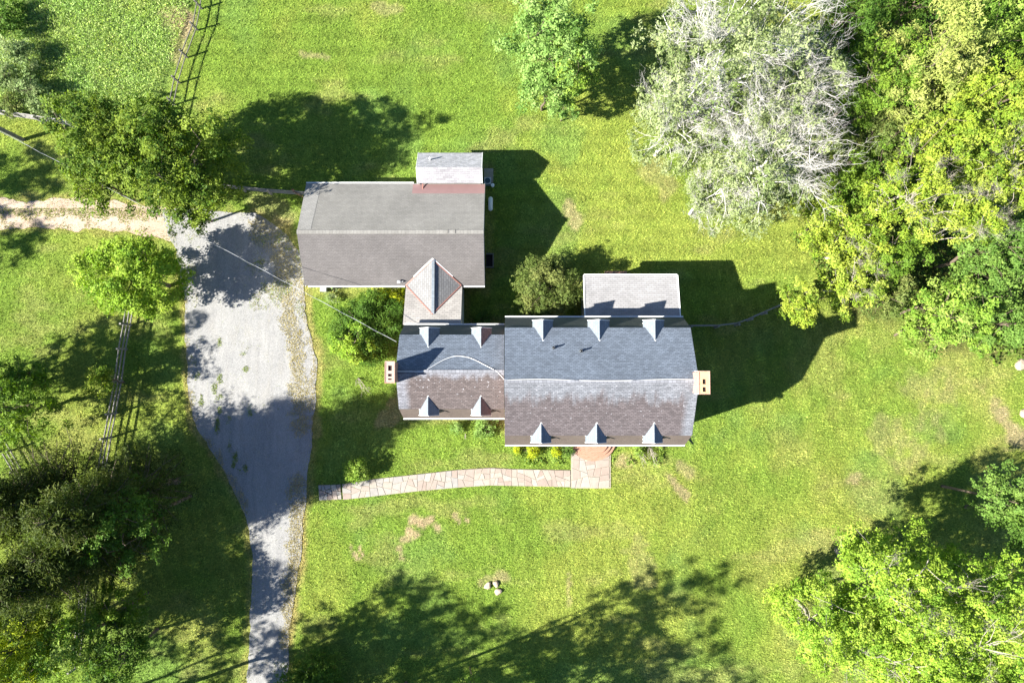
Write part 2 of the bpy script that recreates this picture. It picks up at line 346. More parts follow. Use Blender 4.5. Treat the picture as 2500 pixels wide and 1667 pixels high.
# one sheet to the horizon, fine where the photograph looks
def coords(lo, hi, step, far):
    c = list(np.arange(lo, hi + 1e-6, step)); d = step; a = []; v = hi
    while v < far: d *= 1.35; v += d; a.append(v)
    b = []; v = lo; d = step
    while v > -far: d *= 1.35; v -= d; b.append(v)
    return np.array(b[::-1] + c + a)
xs = coords(-44, 44, .22, 2500); ys = coords(-27, 34, .22, 2500)
X, Y = np.meshgrid(xs, ys); Xf, Yf = X.ravel(), Y.ravel()
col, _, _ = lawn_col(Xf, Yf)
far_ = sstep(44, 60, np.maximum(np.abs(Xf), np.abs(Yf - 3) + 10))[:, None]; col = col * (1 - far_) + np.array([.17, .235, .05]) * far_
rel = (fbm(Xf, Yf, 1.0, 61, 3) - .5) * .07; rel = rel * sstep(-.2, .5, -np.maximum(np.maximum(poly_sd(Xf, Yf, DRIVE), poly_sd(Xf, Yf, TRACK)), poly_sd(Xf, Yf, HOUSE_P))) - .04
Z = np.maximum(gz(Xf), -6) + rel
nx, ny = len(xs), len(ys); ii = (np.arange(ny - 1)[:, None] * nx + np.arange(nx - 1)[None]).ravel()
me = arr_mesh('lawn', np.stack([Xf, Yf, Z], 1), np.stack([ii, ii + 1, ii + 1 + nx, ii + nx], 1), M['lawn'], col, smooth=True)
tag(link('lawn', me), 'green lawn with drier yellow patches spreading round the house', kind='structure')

def sheet(name, P, z, mat, jit, label, step=.25):
    """a flat sheet with a ragged natural edge"""
    P = np.array(P); Q = []
    for a, b in zip(P, np.roll(P, -1, 0)):
        n = max(1, int(np.hypot(*(b - a)) / step)); d = (b - a) / (np.hypot(*(b - a)) + 1e-9); nn = np.array([-d[1], d[0]])
        for i in range(n):
            q = a + (b - a) * i / n; r = (fbm(q[0:1], q[1:2], .9, 71, 4)[0] - .5) * 2 * jit; Q.append(q + nn * r)
    bm = bmesh.new(); vs = [bm.verts.new((q[0], q[1], float(gz(q[0])) + z)) for q in Q]
    f = bm.faces.new(vs); bmesh.ops.triangulate(bm, faces=[f]); me = bpy.data.meshes.new(name); bm.to_mesh(me); bm.free()
    for p in me.polygons:
        if p.normal.z < 0: p.flip()
    me.materials.append(mat); return tag(link(name, me), label, kind='structure')
sheet('gravel_driveway', DRIVE, .004, M['gravel'], .2, 'pale grey gravel driveway widening beside the barn')
sheet('dirt_track', TRACK, -.006, M['dirt'], .4, 'pale earth track coming in from the field to the gravel')

# ------------------------------------------------------------------ grass: real blades
def blades(name, x, y, z, L, wd, tilt, col, label, mat=None):
    n = len(x); az = rng.random(n) * 2 * math.pi; z = np.asarray(z) * np.ones(n)
    dx, dy = np.cos(az), np.sin(az); hx, hy = -dy, dx
    V = np.empty((n, 3, 3), np.float32); st, ct = np.sin(tilt), np.cos(tilt)
    for k, sg in ((0, -.5), (1, .5)):
        V[:, k, 0] = x + hx * wd * sg; V[:, k, 1] = y + hy * wd * sg; V[:, k, 2] = z
    V[:, 2, 0] = x + dx * L * st; V[:, 2, 1] = y + dy * L * st; V[:, 2, 2] = z + L * ct
    me = arr_mesh(name, V.reshape(-1, 3), np.arange(3 * n).reshape(-1, 3), mat or M['blade'], np.repeat(col, 3, 0))
    return tag(link(name, me), label, kind='stuff')
n = 640000
x = rng.uniform(-43, 43, n); y = rng.uniform(-26, 33, n)
lim = (np.abs(x) < 41.5) & (y > -24) & (y < 31.5)
x, y = x[lim], y[lim]
hd = poly_sd(x, y, HOUSE_P); dd = np.maximum(poly_sd(x, y, DRIVE), poly_sd(x, y, TRACK)); pd = poly_sd(x, y, GP(PATH_A))
pd = np.maximum(pd, poly_sd(x, y, GP([(1393,1080),(1490,1080),(1490,1189),(1393,1189)]))); pd = np.maximum(pd, poly_sd(x, y, GP([(776,1184),(832,1181),(834,1219),(776,1220)])))
col, bare, dry = lawn_col(x, y)
nz = rng.random(len(x)); cl = vnoise(x, y, .32, 81)
dm = np.zeros(len(x))
for L_, r_, t_ in DRY: dm = np.maximum(dm, t_ * sstep(r_ * 1.5, r_ * .4, line_d(x, y, L_) + (fbm(x, y, .5, 87, 2) - .5) * .9))
wd_ = np.zeros(len(x))
for q in WEEDS: wd_ = np.maximum(wd_, sstep(.34, .12, np.hypot((x - q[0]) * 1.3, (y - q[1]) * .75) + (vnoise(x, y, .25, 91) - .5) * .4))
mt = sstep(.9, .25, line_d(x, y, GP([(-60,512),(60,515),(125,512),(190,515),(260,524),(330,525)])) + (fbm(x, y, .7, 93, 3) - .5) * 1.6) * .5
keep_drive = np.maximum(np.maximum(np.where(dm > .2, dm * .5, 0), wd_), np.maximum(mt, .02 + .5 * sstep(.55, 0, dd)))
keep_drive = np.maximum(keep_drive, .5 * sstep(.62, .8, fbm(x, y, .8, 95, 3)) * sstep(-19.5, -17, x) * sstep(7, 12, y))
keep = np.where(dd > 0, nz < keep_drive, nz < (1 - bare * .8) * (.55 + .45 * sstep(.25, .6, cl)))
keep &= (hd < -.05) & (pd < -.05 + .14 * vnoise(x, y, .3, 99) + np.where(x < GP([(840, 1200)])[0][0], .12 * (vnoise(x, y, .25, 98) > .6), 0))
x, y, col, cl, dd, dm, wd_ = (q[keep] for q in (x, y, col, cl, dd, dm, wd_)); n = len(x)
md = sstep(0, 1, poly_sd(x, y, MEADOW))
f = (rng.random(n) < .3)[:, None]; col = np.where(f, col * np.array([1.35, 1.2, 1.2]), col) * (.6 + .72 * rng.random(n)[:, None]) * (.74 + .52 * vnoise(x, y, .22, 83)[:, None]) * (.75 + .5 * cl[:, None])
dcol = np.array([.42, .36, .17]); on = ((dd > 0) & (dm > .15) & (rng.random(n) < .7))[:, None]; col = np.where(on, dcol * (.7 + .5 * rng.random(n)[:, None]), col)
on = (wd_ > .3)[:, None]; col = np.where(on, np.array([.15, .21, .03]) * (.6 + .7 * rng.random(n)[:, None]), col)
x2 = rng.uniform(-42, -13, 560000); y2 = rng.uniform(-23, 13, 560000); in2 = np.maximum(poly_sd(x2, y2, DRIVE), poly_sd(x2, y2, TRACK)) > 0; x2, y2 = x2[in2], y2[in2]
dm2 = np.zeros(len(x2))
for L_, r_, t_ in DRY: dm2 = np.maximum(dm2, t_ * sstep(r_ * 1.6, r_ * .5, line_d(x2, y2, L_) + (fbm(x2, y2, .8, 87, 4) - .5) * 1.7))
up2 = sstep(.5, .66, fbm(x2, y2, 1.3, 97, 4)) * sstep(-21, -18.5, x2) * sstep(3.5, 6.5, y2) * .8
wd2 = np.zeros(len(x2))
for q in WEEDS: wd2 = np.maximum(wd2, sstep(.36, .14, np.hypot((x2 - q[0]) * 1.5, (y2 - q[1]) * .9) + (fbm(x2, y2, .5, 91, 3) - .42) * 1.1))
mt2 = sstep(.85, .2, line_d(x2, y2, GP([(-60,512),(60,515),(125,512),(190,515),(260,524),(330,525)])) + (fbm(x2, y2, .8, 93, 4) - .5) * 2.2) * .6; mt2 = np.maximum(mt2, .25 * (fbm(x2, y2, .6, 96, 3) > .6) * (x2 < -24))
up2 = np.maximum(up2, mt2)
k2 = rng.random(len(x2)) < np.maximum(np.maximum(dm2, wd2), up2); x2, y2, wd2, up2, dm2 = (q[k2] for q in (x2, y2, wd2, up2, dm2)); m2 = len(x2)
g2_ = ((wd2 > .2) | (up2 > dm2) & (rng.random(m2) < .6))[:, None]; c2 = np.where(g2_, np.array([.20, .26, .04]), np.array([.38, .33, .155])) * (.6 + .7 * rng.random(m2)[:, None])
blades('verge_weeds', x2, y2, np.full(m2, .0), rng.uniform(.06, .14, m2), rng.uniform(.03, .06, m2), rng.uniform(.3, 1.3, m2), c2, 'dry grass strips and weeds growing through the gravel')
blades('grass', x, y, gz(x) - .03, rng.uniform(.10, .22, n) * (1 + 1.2 * md), rng.uniform(.028, .055, n), rng.uniform(.35, 1.25, n), col * 1.15, 'short mown grass blades over the whole lawn')

# ------------------------------------------------------------------ roofs and walls
def slab(name, pts, mat, parent, t=.07, along=(1, 0, 0), ridge_first=True):
    """pts: ridge pair first, then eave pair (counter-clockwise seen from above); a board of thickness t"""
    P = [Vector(p) for p in pts]; nrm = (P[1] - P[0]).cross(P[2] - P[1]).normalized()
    if nrm.z < 0: nrm = -nrm
    al = Vector(along); dn = nrm.cross(al).normalized()
    if dn.z > 0: dn = -dn
    o = P[0]; uv = [(p.dot(al), (p - o).dot(dn)) for p in P]
    mb = MB(); Q = [p - nrm * t for p in P]
    if (P[1] - P[0]).cross(P[2] - P[1]).z < 0: P = P[::-1]; Q = Q[::-1]; uv = uv[::-1]
    mb.face(P, uv); mb.face(Q[::-1], uv[::-1]); n_ = len(P)
    for i in range(n_):
        j = (i + 1) % n_; mb.face([P[i], Q[i], Q[j], P[j]], [(0, .01)] * 4)
    return mb.build(name, mat, parent)
def prism_walls(name, poly, z0, tops, mat, parent):
    mb = MB(); n_ = len(poly)
    for i in range(n_):
        j = (i + 1) % n_; a, b = poly[i], poly[j]
        L = math.hypot(b[0] - a[0], b[1] - a[1]); mb.face([(*a, z0), (*b, z0), (*b, tops[j]), (*a, tops[i])], [(0, 0), (L, 0), (L, tops[j] - z0), (0, tops[i] - z0)])
    return mb.build(name, mat, parent)
def window(parent, c, wd, ht, face, name='window'):
    """c: centre on the wall; face: outward axis like (0,-1)"""
    fx, fy = face; tx, ty = -fy, fx; mb = MB(); t = .06
    def bx(a0, a1, z0, z1, d0, d1):
        A = (c[0] + tx * a0 + fx * d0, c[1] + ty * a0 + fy * d0, z0); B = (c[0] + tx * a1 + fx * d1, c[1] + ty * a1 + fy * d1, z1)
        mb.box([min(p, q) for p, q in zip(A, B)], [max(p, q) for p, q in zip(A, B)])
    z0, z1 = c[2] - ht / 2, c[2] + ht / 2; h = wd / 2
    bx(-h - t, -h, z0 - t, z1 + t, -.02, .05); bx(h, h + t, z0 - t, z1 + t, -.02, .05); bx(-h, h, z1, z1 + t, -.02, .05); bx(-h, h, z0 - t, z0, -.02, .07); bx(-h, h, c[2] - .02, c[2] + .02, -.01, .035); bx(-.015, .015, z0, z1, -.012, .03)
    f = mb.build(name, M['white'], parent)
    mb = MB(); 
    A = (c[0] - tx * h + fx * .005, c[1] - ty * h + fy * .005, z0); B = (c[0] + tx * h + fx * .012, c[1] + ty * h + fy * .012, z1)
    mb.box([min(p, q) for p, q in zip(A, B)], [max(p, q) for p, q in zip(A, B)]); mb.build('pane', M['pane'], f)
    return f
def gutter(parent, a, b, s=.065, name='gutter'):
    mb = MB(); a = Vector(a); b = Vector(b); d = (b - a).normalized(); x = d.cross(Vector((0, 0, 1))).normalized() * s / 2
    A = [a - x, a - x + Vector((0, 0, -s)), a + x + Vector((0, 0, -s)), a + x]; th = .015
    for p, q in zip(A, A[1:]): mb.beam((p + q) / 2, (p + q) / 2 + (b - a), th if abs(p.z - q.z) > .01 else s, s if abs(p.z - q.z) > .01 else th)
    return mb.build(name, M['white'], parent)

def gambrel(root, x0, x1, Yr, hr, Ynb, Ysb, hb, Yne, Yse, he, mats, flare=0):
    mn, ms, mln, mls = mats
    slab('roof_slope', [(x0, Yr, hr), (x1, Yr, hr), (x1, Ynb, hb), (x0, Ynb, hb)], mn, root)['label'] = 'upper blue grey shingle slope facing away from the path'
    slab('roof_slope', [(x0, Yr, hr), (x1, Yr, hr), (x1, Ysb, hb), (x0, Ysb, hb)], ms, root)['label'] = 'upper weathered brown shingle slope with pale lichen near the ridge'
    k = .02
    slab('roof_slope', [(x0, Ynb - k, hb + .0), (x1, Ynb - k, hb + .0), (x1, Yne, he), (x0, Yne, he)], mln, root)['label'] = 'steep dark lower slope facing the barn'
    slab('roof_slope', [(x0, Ysb + k, hb + .0), (x1, Ysb + k, hb + .0), (x1, Yse, he), (x0, Yse, he)], mls, root)['label'] = 'steep brown lower slope facing the path'
    mb = MB(); mb.beam((x0 - .01, Yr, hr + .005), (x1 + .01, Yr, hr + .005), .2, .03); mb.build('ridge_cap', M['r_ridge'], root)
    for xx in (x0 + .03, x1 - .03):
        mb = MB()
        for p, q in (((xx, Yne, he), (xx, Ynb, hb)), ((xx, Ynb, hb), (xx, Yr, hr)), ((xx, Yr, hr), (xx, Ysb, hb)), ((xx, Ysb, hb), (xx, Yse, he))):
            dv = Vector((0, q[1] - p[1], q[2] - p[2])).normalized(); nv = Vector((0, -dv.z, dv.y)) * (-1 if dv.y > 0 else 1) * .16; nv = -nv if nv.z > 0 else nv; mb.beam((p[0], p[1] + nv.y, p[2] + nv.z), (q[0], q[1] + nv.y, q[2] + nv.z), .035, .14)
        mb.build('rake_board', M['white'], root)
    gutter(root, (x0, Yne + .05, he + .02), (x1, Yne + .05, he + .02)); gutter(root, (x0, Yse - .05, he + .02), (x1, Yse - .05, he + .02))
    i = .25; wx0, wx1 = x0 + i, x1 - i
    mb = MB(); yn, ys_ = Yne - .25, Yse + .25
    zz = [(yn, -.3), (ys_, -.3), (ys_, he + .1), (Ysb, hb - .12), (Yr, hr - .12), (Ynb, hb - .12), (yn, he + .1)]
    mb.face([(wx1, a, b) for a, b in zz[::-1]], [(a, b) for a, b in zz[::-1]]); mb.face([(wx0, a, b) for a, b in zz], [(a, b) for a, b in zz])
    mb.face([(wx0, ys_, -.3), (wx1, ys_, -.3), (wx1, ys_, he + .1), (wx0, ys_, he + .1)], [(0, 0), (wx1 - wx0, 0), (wx1 - wx0, he), (0, he)])
    mb.face([(wx1, yn, -.3), (wx0, yn, -.3), (wx0, yn, he + .1), (wx1, yn, he + .1)], [(0, 0), (wx1 - wx0, 0), (wx1 - wx0, he), (0, he)])
    mb.build('wall', M['brick'], root)

def dormer(root, cx, half, Yback, zr, Yfront, drop, zdeck, slope_lo, mat_w, mat_e, deck_break):
    """gabled dormer: ridge from (cx,Yback) on the roof out to Yfront; its own little roof, cheeks and window"""
    sg = 1 if Yfront > Yback else -1; ze = zr - drop; over = .06
    Yb_e = deck_break                                    # where the dormer eaves meet the deck
    d = empty('dormer'); d.parent = root
    slab('roof_slope', [(cx, Yback, zr), (cx, Yfront, zr), (cx - half, Yfront, ze), (cx - half, Yb_e, ze)], mat_w, d, .05, (0, 1, 0))
    slab('roof_slope', [(cx, Yback, zr), (cx, Yfront, zr), (cx + half, Yfront, ze), (cx + half, Yb_e, ze)], mat_e, d, .05, (0, 1, 0))
    h2 = half - .1; yf = Yfront - sg * .1; zt = ze - .02
    mb = MB(); zb = slope_lo(yf)
    mb.face([(cx - h2, yf, zb - .05), (cx + h2, yf, zb - .05), (cx + h2, yf, zt), (cx, yf, zr - .09), (cx - h2, yf, zt)])
    for s_ in (-1, 1): mb.face([(cx + s_ * h2, yf, zb - .05), (cx + s_ * h2, yf, zt), (cx + s_ * h2, Yb_e - sg * .1, zt), (cx + s_ * h2, Yb_e - sg * .1, zdeck - .1)])
    mb.build('cheek_wall', M['siding'], d)
    mb = MB()
    for s_ in (-1, 1): mb.beam((cx, Yfront + sg * .012, zr - .05), (cx + s_ * half, Yfront + sg * .012, ze - .05), .03, .12)
    mb.build('gable_trim', M['white'], d)
    mb = MB()
    for s_ in (-1, 1): mb.beam((cx + s_ * .02, Yback - sg * .03, zr + .005), (cx + s_ * (half + .02), Yb_e, ze + .005), .07, .02)
    mb.build('flashing', M['white'], d)
    window(d, (cx, yf, (zb + zt) / 2 + .02), h2 * 1.15, max(.3, zt - zb - .35), (0, sg))

# --- main house
house = empty('main_house', (0, 0, 0)); tag(house, 'largest building, long gambrel house with six dormers beside the flagstone path', 'house')
HR, HB, HE = 9.8, 7.95, 6.1; YR = W(1600, 931, HR)[1]; YNB = W(1600, 799, HB)[1]; YSB = W(1600, 1062.7, HB)[1]; YNE = W(1600, 774, HE)[1]; YSE = W(1600, 1085, HE)[1]; X0, X1 = -.47, 11.55
gambrel(house, X0, X1, YR, HR, YNB, YSB, HB, YNE, YSE, HE, (M['r_north'], M['r_south'], M['r_lower_n'], M['r_lower_s']))
lowS = lambda y: HE + (y - YSE) / (YSB - YSE) * (HB - HE); lowN = lambda y: HE + (YNE - y) / (YNE - YNB) * (HB - HE)
def upper_h(y, Yr, hr, Yb, hb): return hr + (y - Yr) / (Yb - Yr) * (hb - hr)
for px, hw in ((1321.5, .66), (1457.5, .68), (1598, .64)):
    yb = W(px, 1031, 8.28)[1]; zr = upper_h(yb, YR, HR, YSB, HB); yf = W(px, 1081, zr)[1]
    dormer(house, W(px, 1060, zr)[0], hw, yb, zr, yf, zr - HB + .1, HB, lowS, M['r_dorm'], M['r_dorm'], YSB - .02)
for px, hw in ((1326, .66), (1464, .70), (1600, .68)):
    yb = W(px, 831.5, 8.28)[1]; zr = upper_h(yb, YR, HR, YNB, HB); yf = W(px, 780, zr)[1]
    dormer(house, W(px, 800, zr)[0], hw, yb, zr, yf, zr - HB + .1, HB, lowN, M['r_dorm'], M['r_dorm'], YNB + .02)
for xx in (1.3, 3.6, 8.3, 10.3):
    window(house, (xx, YSE + .25, 1.9), .9, 1.5, (0, -1)); window(house, (xx, YSE + .25, 4.9), .9, 1.2, (0, -1))
for yy in (-3, 1.8): window(house, (X1 - .25, yy, 2), .9, 1.4, (1, 0)); window(house, (X1 - .25, yy, 5), .9, 1.3, (1, 0))
mb = MB(); mb.box((5.35, YSE + .14, .5), (6.45, YSE + .25, 2.75)); d_ = mb.build('front_door', M['dark'], house)
mb = MB(); mb.tube([(6.3, YSE + .12, 1.5), (6.3, YSE + .06, 1.5)], .03); mb.build('handle', M['metal'], d_)
# brick chimney at the gable (top at 11 m)
def chimney(root, x0, y0, x1, y1, zt, zs, capm, holes, shoulder=0):
    c = empty('chimney'); c.parent = root
    mb = MB(); mb.box((x0 + .06, y0 + .06, -.3), (x1 - .06, y1 - .06, zt - .12)); 
    if shoulder: mb.box((x0 + .12, y0 - shoulder, -.3), (x1 - .1, y1 + shoulder, zs))
    mb.build('stack', M['brick'], c)
    mb = MB(); H = sorted(holes, key=lambda q: q[1])                    # cap with real flue openings
    xa, xb = min(h[0] - h[2] for h in H), max(h[0] + h[2] for h in H)
    mb.box((x0, y0, zt - .12), (xa, y1, zt)); mb.box((xb, y0, zt - .12), (x1, y1, zt)); yc = y0
    for hx, hy, hw, hl in H: mb.box((xa, yc, zt - .12), (xb, hy - hl, zt)); yc = hy + hl
    mb.box((xa, yc, zt - .12), (xb, y1, zt)); mb.build('cap', capm, c)
    mb = MB(); t = .05
    for yy in (y0, y1 - t): mb.box((x0, yy, zt), (x1, yy + t, zt + .03))
    for xx in (x0, x1 - t): mb.box((xx, y0 + t, zt), (xx + t, y1 - t, zt + .03))
    mb.build('cap_rim', M['brick'], c)
    for hx, hy, hw, hl in H: mb = MB(); mb.box((xa + .002, hy - hl, zt - .115), (xb - .002, hy + hl, zt - .095)); mb.build('flue', M['hole'], c)
    return c
ca = W(1705, 905, 11.0); cb = W(1734, 962, 11.0)
f1 = W(1720, 931, 11.0); f2 = W(1720, 950, 11.0)
chimney(house, ca[0], cb[1], cb[0], ca[1], 11.0, 4.5, M['cap'], [(f1[0], f1[1], .10, .15), (f2[0], f2[1], .10, .14)], .5)
mb = MB(); mb.box((X1 - .18, cb[1] - .03, HR - .42), (ca[0] + .02 if ca[0] > X1 else X1 + .05, ca[1] + .03, HR - .02)); mb.build('flashing', M['white'], house)
# vent pipes, floodlight, cable along the ridge: parts fixed to the house
for px, py in ((1352, 848), (1419, 856)):
    q = W(px, py, 9.0); z = upper_h(q[1], YR, HR, YNB, HB); q = W(px, py, z + .3)
    mb = MB(); mb.tube([(q[0], q[1], z - .1), (q[0], q[1], z + .42)], .055, 10, False); mb.tube([(q[0], q[1], z - .1), (q[0], q[1], z + .12)], .10, 10, False); mb.build('vent_pipe', M['metal'], house)
fl = W(1692, 820, 7.0)
for dy in (.1, -.12):
    mb = MB(); mb.tube([(X1 - .24, fl[1] + dy, 7.1), (X1 - .05, fl[1] + dy, 7.15), (X1 + .12, fl[1] + dy, 7.0)], [.03, .05, .10], 8); mb.build('floodlight', M['white'], house)
def zroof_main(y): return upper_h(y, YR, HR, YNB if y > YR else YSB, HB)
pts = []
for i in range(25):
    t = i / 24; xx = X0 + .02 + t * (11.45 - X0); yy = YR + .10 + .05 * math.sin(t * 9) ; pts.append((xx, yy, zroof_main(yy) + .05))
mb = MB(); mb.tube(pts, .017, 6); mb.build('ridge_cable', M['white'], house)

# --- satellite dish on the gable corner
ds = empty('satellite_dish'); tag(ds, 'dark satellite dish on a short arm at the eave corner of the largest house', 'satellite dish')
dp = W(1681, 1073, 6.3); mb = MB(); bm_ = []
cen = Vector((dp[0] + .05, dp[1] - .03, 6.3)); axis = Vector((.72, .62, .35)).normalized(); ux = axis.cross(Vector((0, 0, 1))).normalized(); uy = ux.cross(axis)
rings = [[cen + (ux * math.cos(t) + uy * math.sin(t)) * r - axis * .0 + axis * (r * r * .35) for t in [2 * math.pi * k / 16 for k in range(16)]] for r in (.02, .2, .38)]
for a, b in zip(rings, rings[1:]):
    for k in range(16): mb.face([a[k], b[k], b[(k + 1) % 16], a[(k + 1) % 16]])
mb.face(rings[0]); mb.build('reflector', M['dark'], ds)
mb = MB(); mb.tube([(X1 - .25, YSE + .45, 5.7), tuple(cen)], .03); mb.tube([tuple(cen - uy * .35), tuple(cen + axis * .45)], .015); mb.build('arm', M['metal'], ds)

# --- kitchen wing
wing = empty('kitchen_wing'); tag(wing, 'smaller gambrel wing with four dormers and a brick chimney, left of the largest house', 'house wing')
wR, wB, wE = 8.3, 6.8, 4.9; wYR = W(1100, 906, wR)[1]; wYNB = W(1100, 816.6, wB)[1]; wYSB = W(1100, 998, wB)[1]; wYNE = W(1100, 792.5, wE)[1]; wYSE = W(1100, 1020, wE)[1]; wX0, wX1 = -7.46, -.52
gambrel(wing, wX0, wX1, wYR, wR, wYNB, wYSB, wB, wYNE, wYSE, wE, (M['r_north'], M['r_south_wing'], M['r_lower_n'], M['r_lower_s']))
wlS = lambda y: wE + (y - wYSE) / (wYSB - wYSE) * (wB - wE); wlN = lambda y: wE + (wYNE - y) / (wYNE - wYNB) * (wB - wE)
for px, me_ in ((1045, 'r_dorm'), (1173.7, 'r_dorm_b')):
    yb = W(px, 965.3, 7.2)[1]; zr = upper_h(yb, wYR, wR, wYSB, wB); yf = W(px, 1014, zr)[1]
    dormer(wing, W(px, 990, zr)[0], .66, yb, zr, yf, zr - wB + .1, wB, wlS, M['r_dorm'], M[me_], wYSB - .02)
for px, me_ in ((1046, 'r_dorm'), (1174.4, 'r_dorm_b')):
    yb = W(px, 847.5, 7.2)[1]; zr = upper_h(yb, wYR, wR, wYNB, wB); yf = W(px, 799, zr)[1]
    dormer(wing, W(px, 820, zr)[0], .66, yb, zr, yf, zr - wB + .1, wB, wlN, M['r_dorm'], M[me_], wYNB + .02)
for xx in (-6.2, -4.4, -2.4): window(wing, (xx, wYSE + .25, 1.8), .9, 1.3, (0, -1))
window(wing, (wX0 + .25, -1.6, 2), .8, 1.3, (-1, 0)); window(wing, (wX0 + .25, 2.3, 2), .8, 1.3, (-1, 0))
ca = W(939.5, 881, 9.6); cb = W(963.6, 935, 9.6); zc = 9.6
F = [W(952, 898, zc), W(952, 915, zc), W(951.5, 925, zc)]
chimney(wing, ca[0], cb[1], cb[0], ca[1], zc, 4.0, M['cap2'], [(F[0][0], F[0][1], .11, .16), (F[1][0], F[1][1], .11, .08), (F[2][0], F[2][1], .11, .045)], .4)
def zroof_wing(y): return upper_h(y, wYR, wR, wYNB if y > wYR else wYSB, wB)
pts = []
CP = [(968,906),(1000,906),(1032,906),(1050,897),(1075,882),(1095,873),(1115,868.5),(1140,871),(1160,878),(1185,891),(1208,903),(1218,911),(1226,920),(1231,926)]
for i in range(60):
    t = i / 59 * (len(CP) - 1); k = min(int(t), len(CP) - 2); f = t - k
    pr = CP[max(k - 1, 0)]; a = CP[k]; b = CP[k + 1]; nx_ = CP[min(k + 2, len(CP) - 1)]
    q = [.5 * ((2 * a[c]) + (-pr[c] + b[c]) * f + (2 * pr[c] - 5 * a[c] + 4 * b[c] - nx_[c]) * f * f + (-pr[c] + 3 * a[c] - 3 * b[c] + nx_[c]) * f ** 3) for c in (0, 1)]
    z = 7.8
    for _ in range(4): p = W(q[0], q[1], z + .04); z = zroof_wing(p[1])
    pts.append((p[0], p[1], z + .04))
mb = MB(); mb.tube(pts, .017, 6); mb.build('ridge_cable', M['white'], wing)

# --- barn / garage
barn = empty('barn'); tag(barn, 'long grey gabled barn at the head of the driveway with a pink flashing strip', 'barn')
bX0, bX1, bYR, bYN, bYS, bR, bE = -15.0, -1.98, 10.1, 14.1, 6.6, 4.9, 2.9
slab('roof_slope', [(bX0, bYR, bR), (bX1, bYR, bR), (bX1, bYN, bE), (bX0, bYN, bE)], M['r_barn_n'], barn)['label'] = 'paler grey beige slope'
slab('roof_slope', [(bX0, bYR, bR), (bX1, bYR, bR), (bX1, bYS, bE), (bX0, bYS, bE)], M['r_barn_s'], barn)['label'] = 'darker grey brown slope'
bn = lambda y: bR + (y - bYR) / (bYN - bYR) * (bE - bR); bs = lambda y: bR + (bYR - y) / (bYR - bYS) * (bE - bR)
slab('repair_patch', [(bX0 + .02, bYR + .12, bn(bYR + .12) + .012), (bX0 + .95, bYR + .12, bn(bYR + .12) + .012), (bX0 + 1.1, bYN - .1, bn(bYN - .1) + .012), (bX0 + .02, bYN - .1, bn(bYN - .1) + .012)], M['r_barn_patch'], barn, .01)
mb = MB(); mb.beam((bX0, bYR, bR + .01), (bX1, bYR, bR + .01), .3, .03); mb.build('ridge_cap', M['r_barn_n'], barn)
for xx in (W(1093, 562, 4.9)[0], W(1111, 562, 4.9)[0]):
    mb = MB(); mb.box((xx - .015, bYR - .1, bR), (xx + .015, bYR + .16, bR + .06)); mb.build('ridge_clip', M['wood_dark'], barn)
gutter(barn, (bX0, bYN + .05, bE + .03), (W(1010, 446, 2.9)[0], bYN + .05, bE + .03))
gutter(barn, (W(752, 699, 2.9)[0], bYS - .06, bE + .03), (-7.75, bYS - .06, bE + .03)); gutter(barn, (-3.5, bYS - .06, bE + .03), (bX1, bYS - .06, bE + .03))
for xx in (bX0 + .025, bX1 - .0):
    mb = MB(); mb.beam((xx, bYN, bE - .17), (xx, bYR, bR - .17), .035, .17); mb.beam((xx, bYR, bR - .17), (xx, bYS, bE - .17), .035, .17); mb.build('rake_board', M['white'], barn)
mb = MB(); a0, a1 = bX0 + .3, bX1 - .25; zz = [(bYN - .3, -.3), (bYS + .3, -.3), (bYS + .3, bE), (bYR, bR - .12), (bYN - .3, bE)]
mb.face([(a1, a, b) for a, b in zz[::-1]]); mb.face([(a0, a, b) for a, b in zz])
mb.face([(a0, bYS + .3, -.3), (a1, bYS + .3, -.3), (a1, bYS + .3, bE), (a0, bYS + .3, bE)]); mb.face([(a1, bYN - .3, -.3), (a0, bYN - .3, -.3), (a0, bYN - .3, bE), (a1, bYN - .3, bE)]); mb.build('wall', M['siding'], barn)
for yy in (8.3, 11.9):
    mb = MB(); mb.box((a0 - .05, yy - 1.25, 0), (a0 - .003, yy + 1.25, 2.2)); g_ = mb.build('garage_door', M['wood_pale'], barn)
    for k in range(4): mb = MB(); mb.box((a0 - .07, yy - 1.2, .06 + k * .54), (a0 - .052, yy + 1.2, .54 + k * .54)); mb.build('panel', M['white'], g_)
for xx in (-12.5, -10): window(barn, (xx, bYS + .3, 1.6), .8, 1.0, (0, -1))
window(barn, (a1, 12, 1.7), .8, 1.0, (1, 0)); window(barn, (a1, 9.4, 1.7), .8, 1.0, (1, 0))
fx0 = W(1008, 455, 3.0)[0]
slab('pink_flashing', [(fx0, 13.25, bn(13.25) + .015), (bX1 + .01, 13.25, bn(13.25) + .015), (bX1 + .01, 14.02, bn(14.02) + .015), (fx0, 14.02, bn(14.02) + .015)], M['pink_flash'], barn, .012)
mb = MB(); q = W(1032, 457, 3.1); mb.box((q[0] - .03, q[1] - .25, bn(13.7) + .02), (q[0] + .03, q[1] + .25, bn(13.7) + .07)); mb.build('flashing_seam', M['red_flash'], barn)
# small dish antenna at the barn eave
sd = empty('small_antenna'); tag(sd, 'small white dish bracket on the barn eave next to the diamond shaped roof', 'antenna')
q = W(977, 689, 3.1); mb = MB(); mb.tube([(q[0], q[1], 2.95), (q[0], q[1], 3.3)], .02, 6); mb.tube([(q[0] - .14, q[1] + .03, 3.3), (q[0] + .05, q[1], 3.34)], [.13, .05], 10); mb.tube([(q[0], q[1], 3.3), (q[0] + .25, q[1] + .05, 3.3)], .015, 6); mb.build('bracket', M['white'], sd)

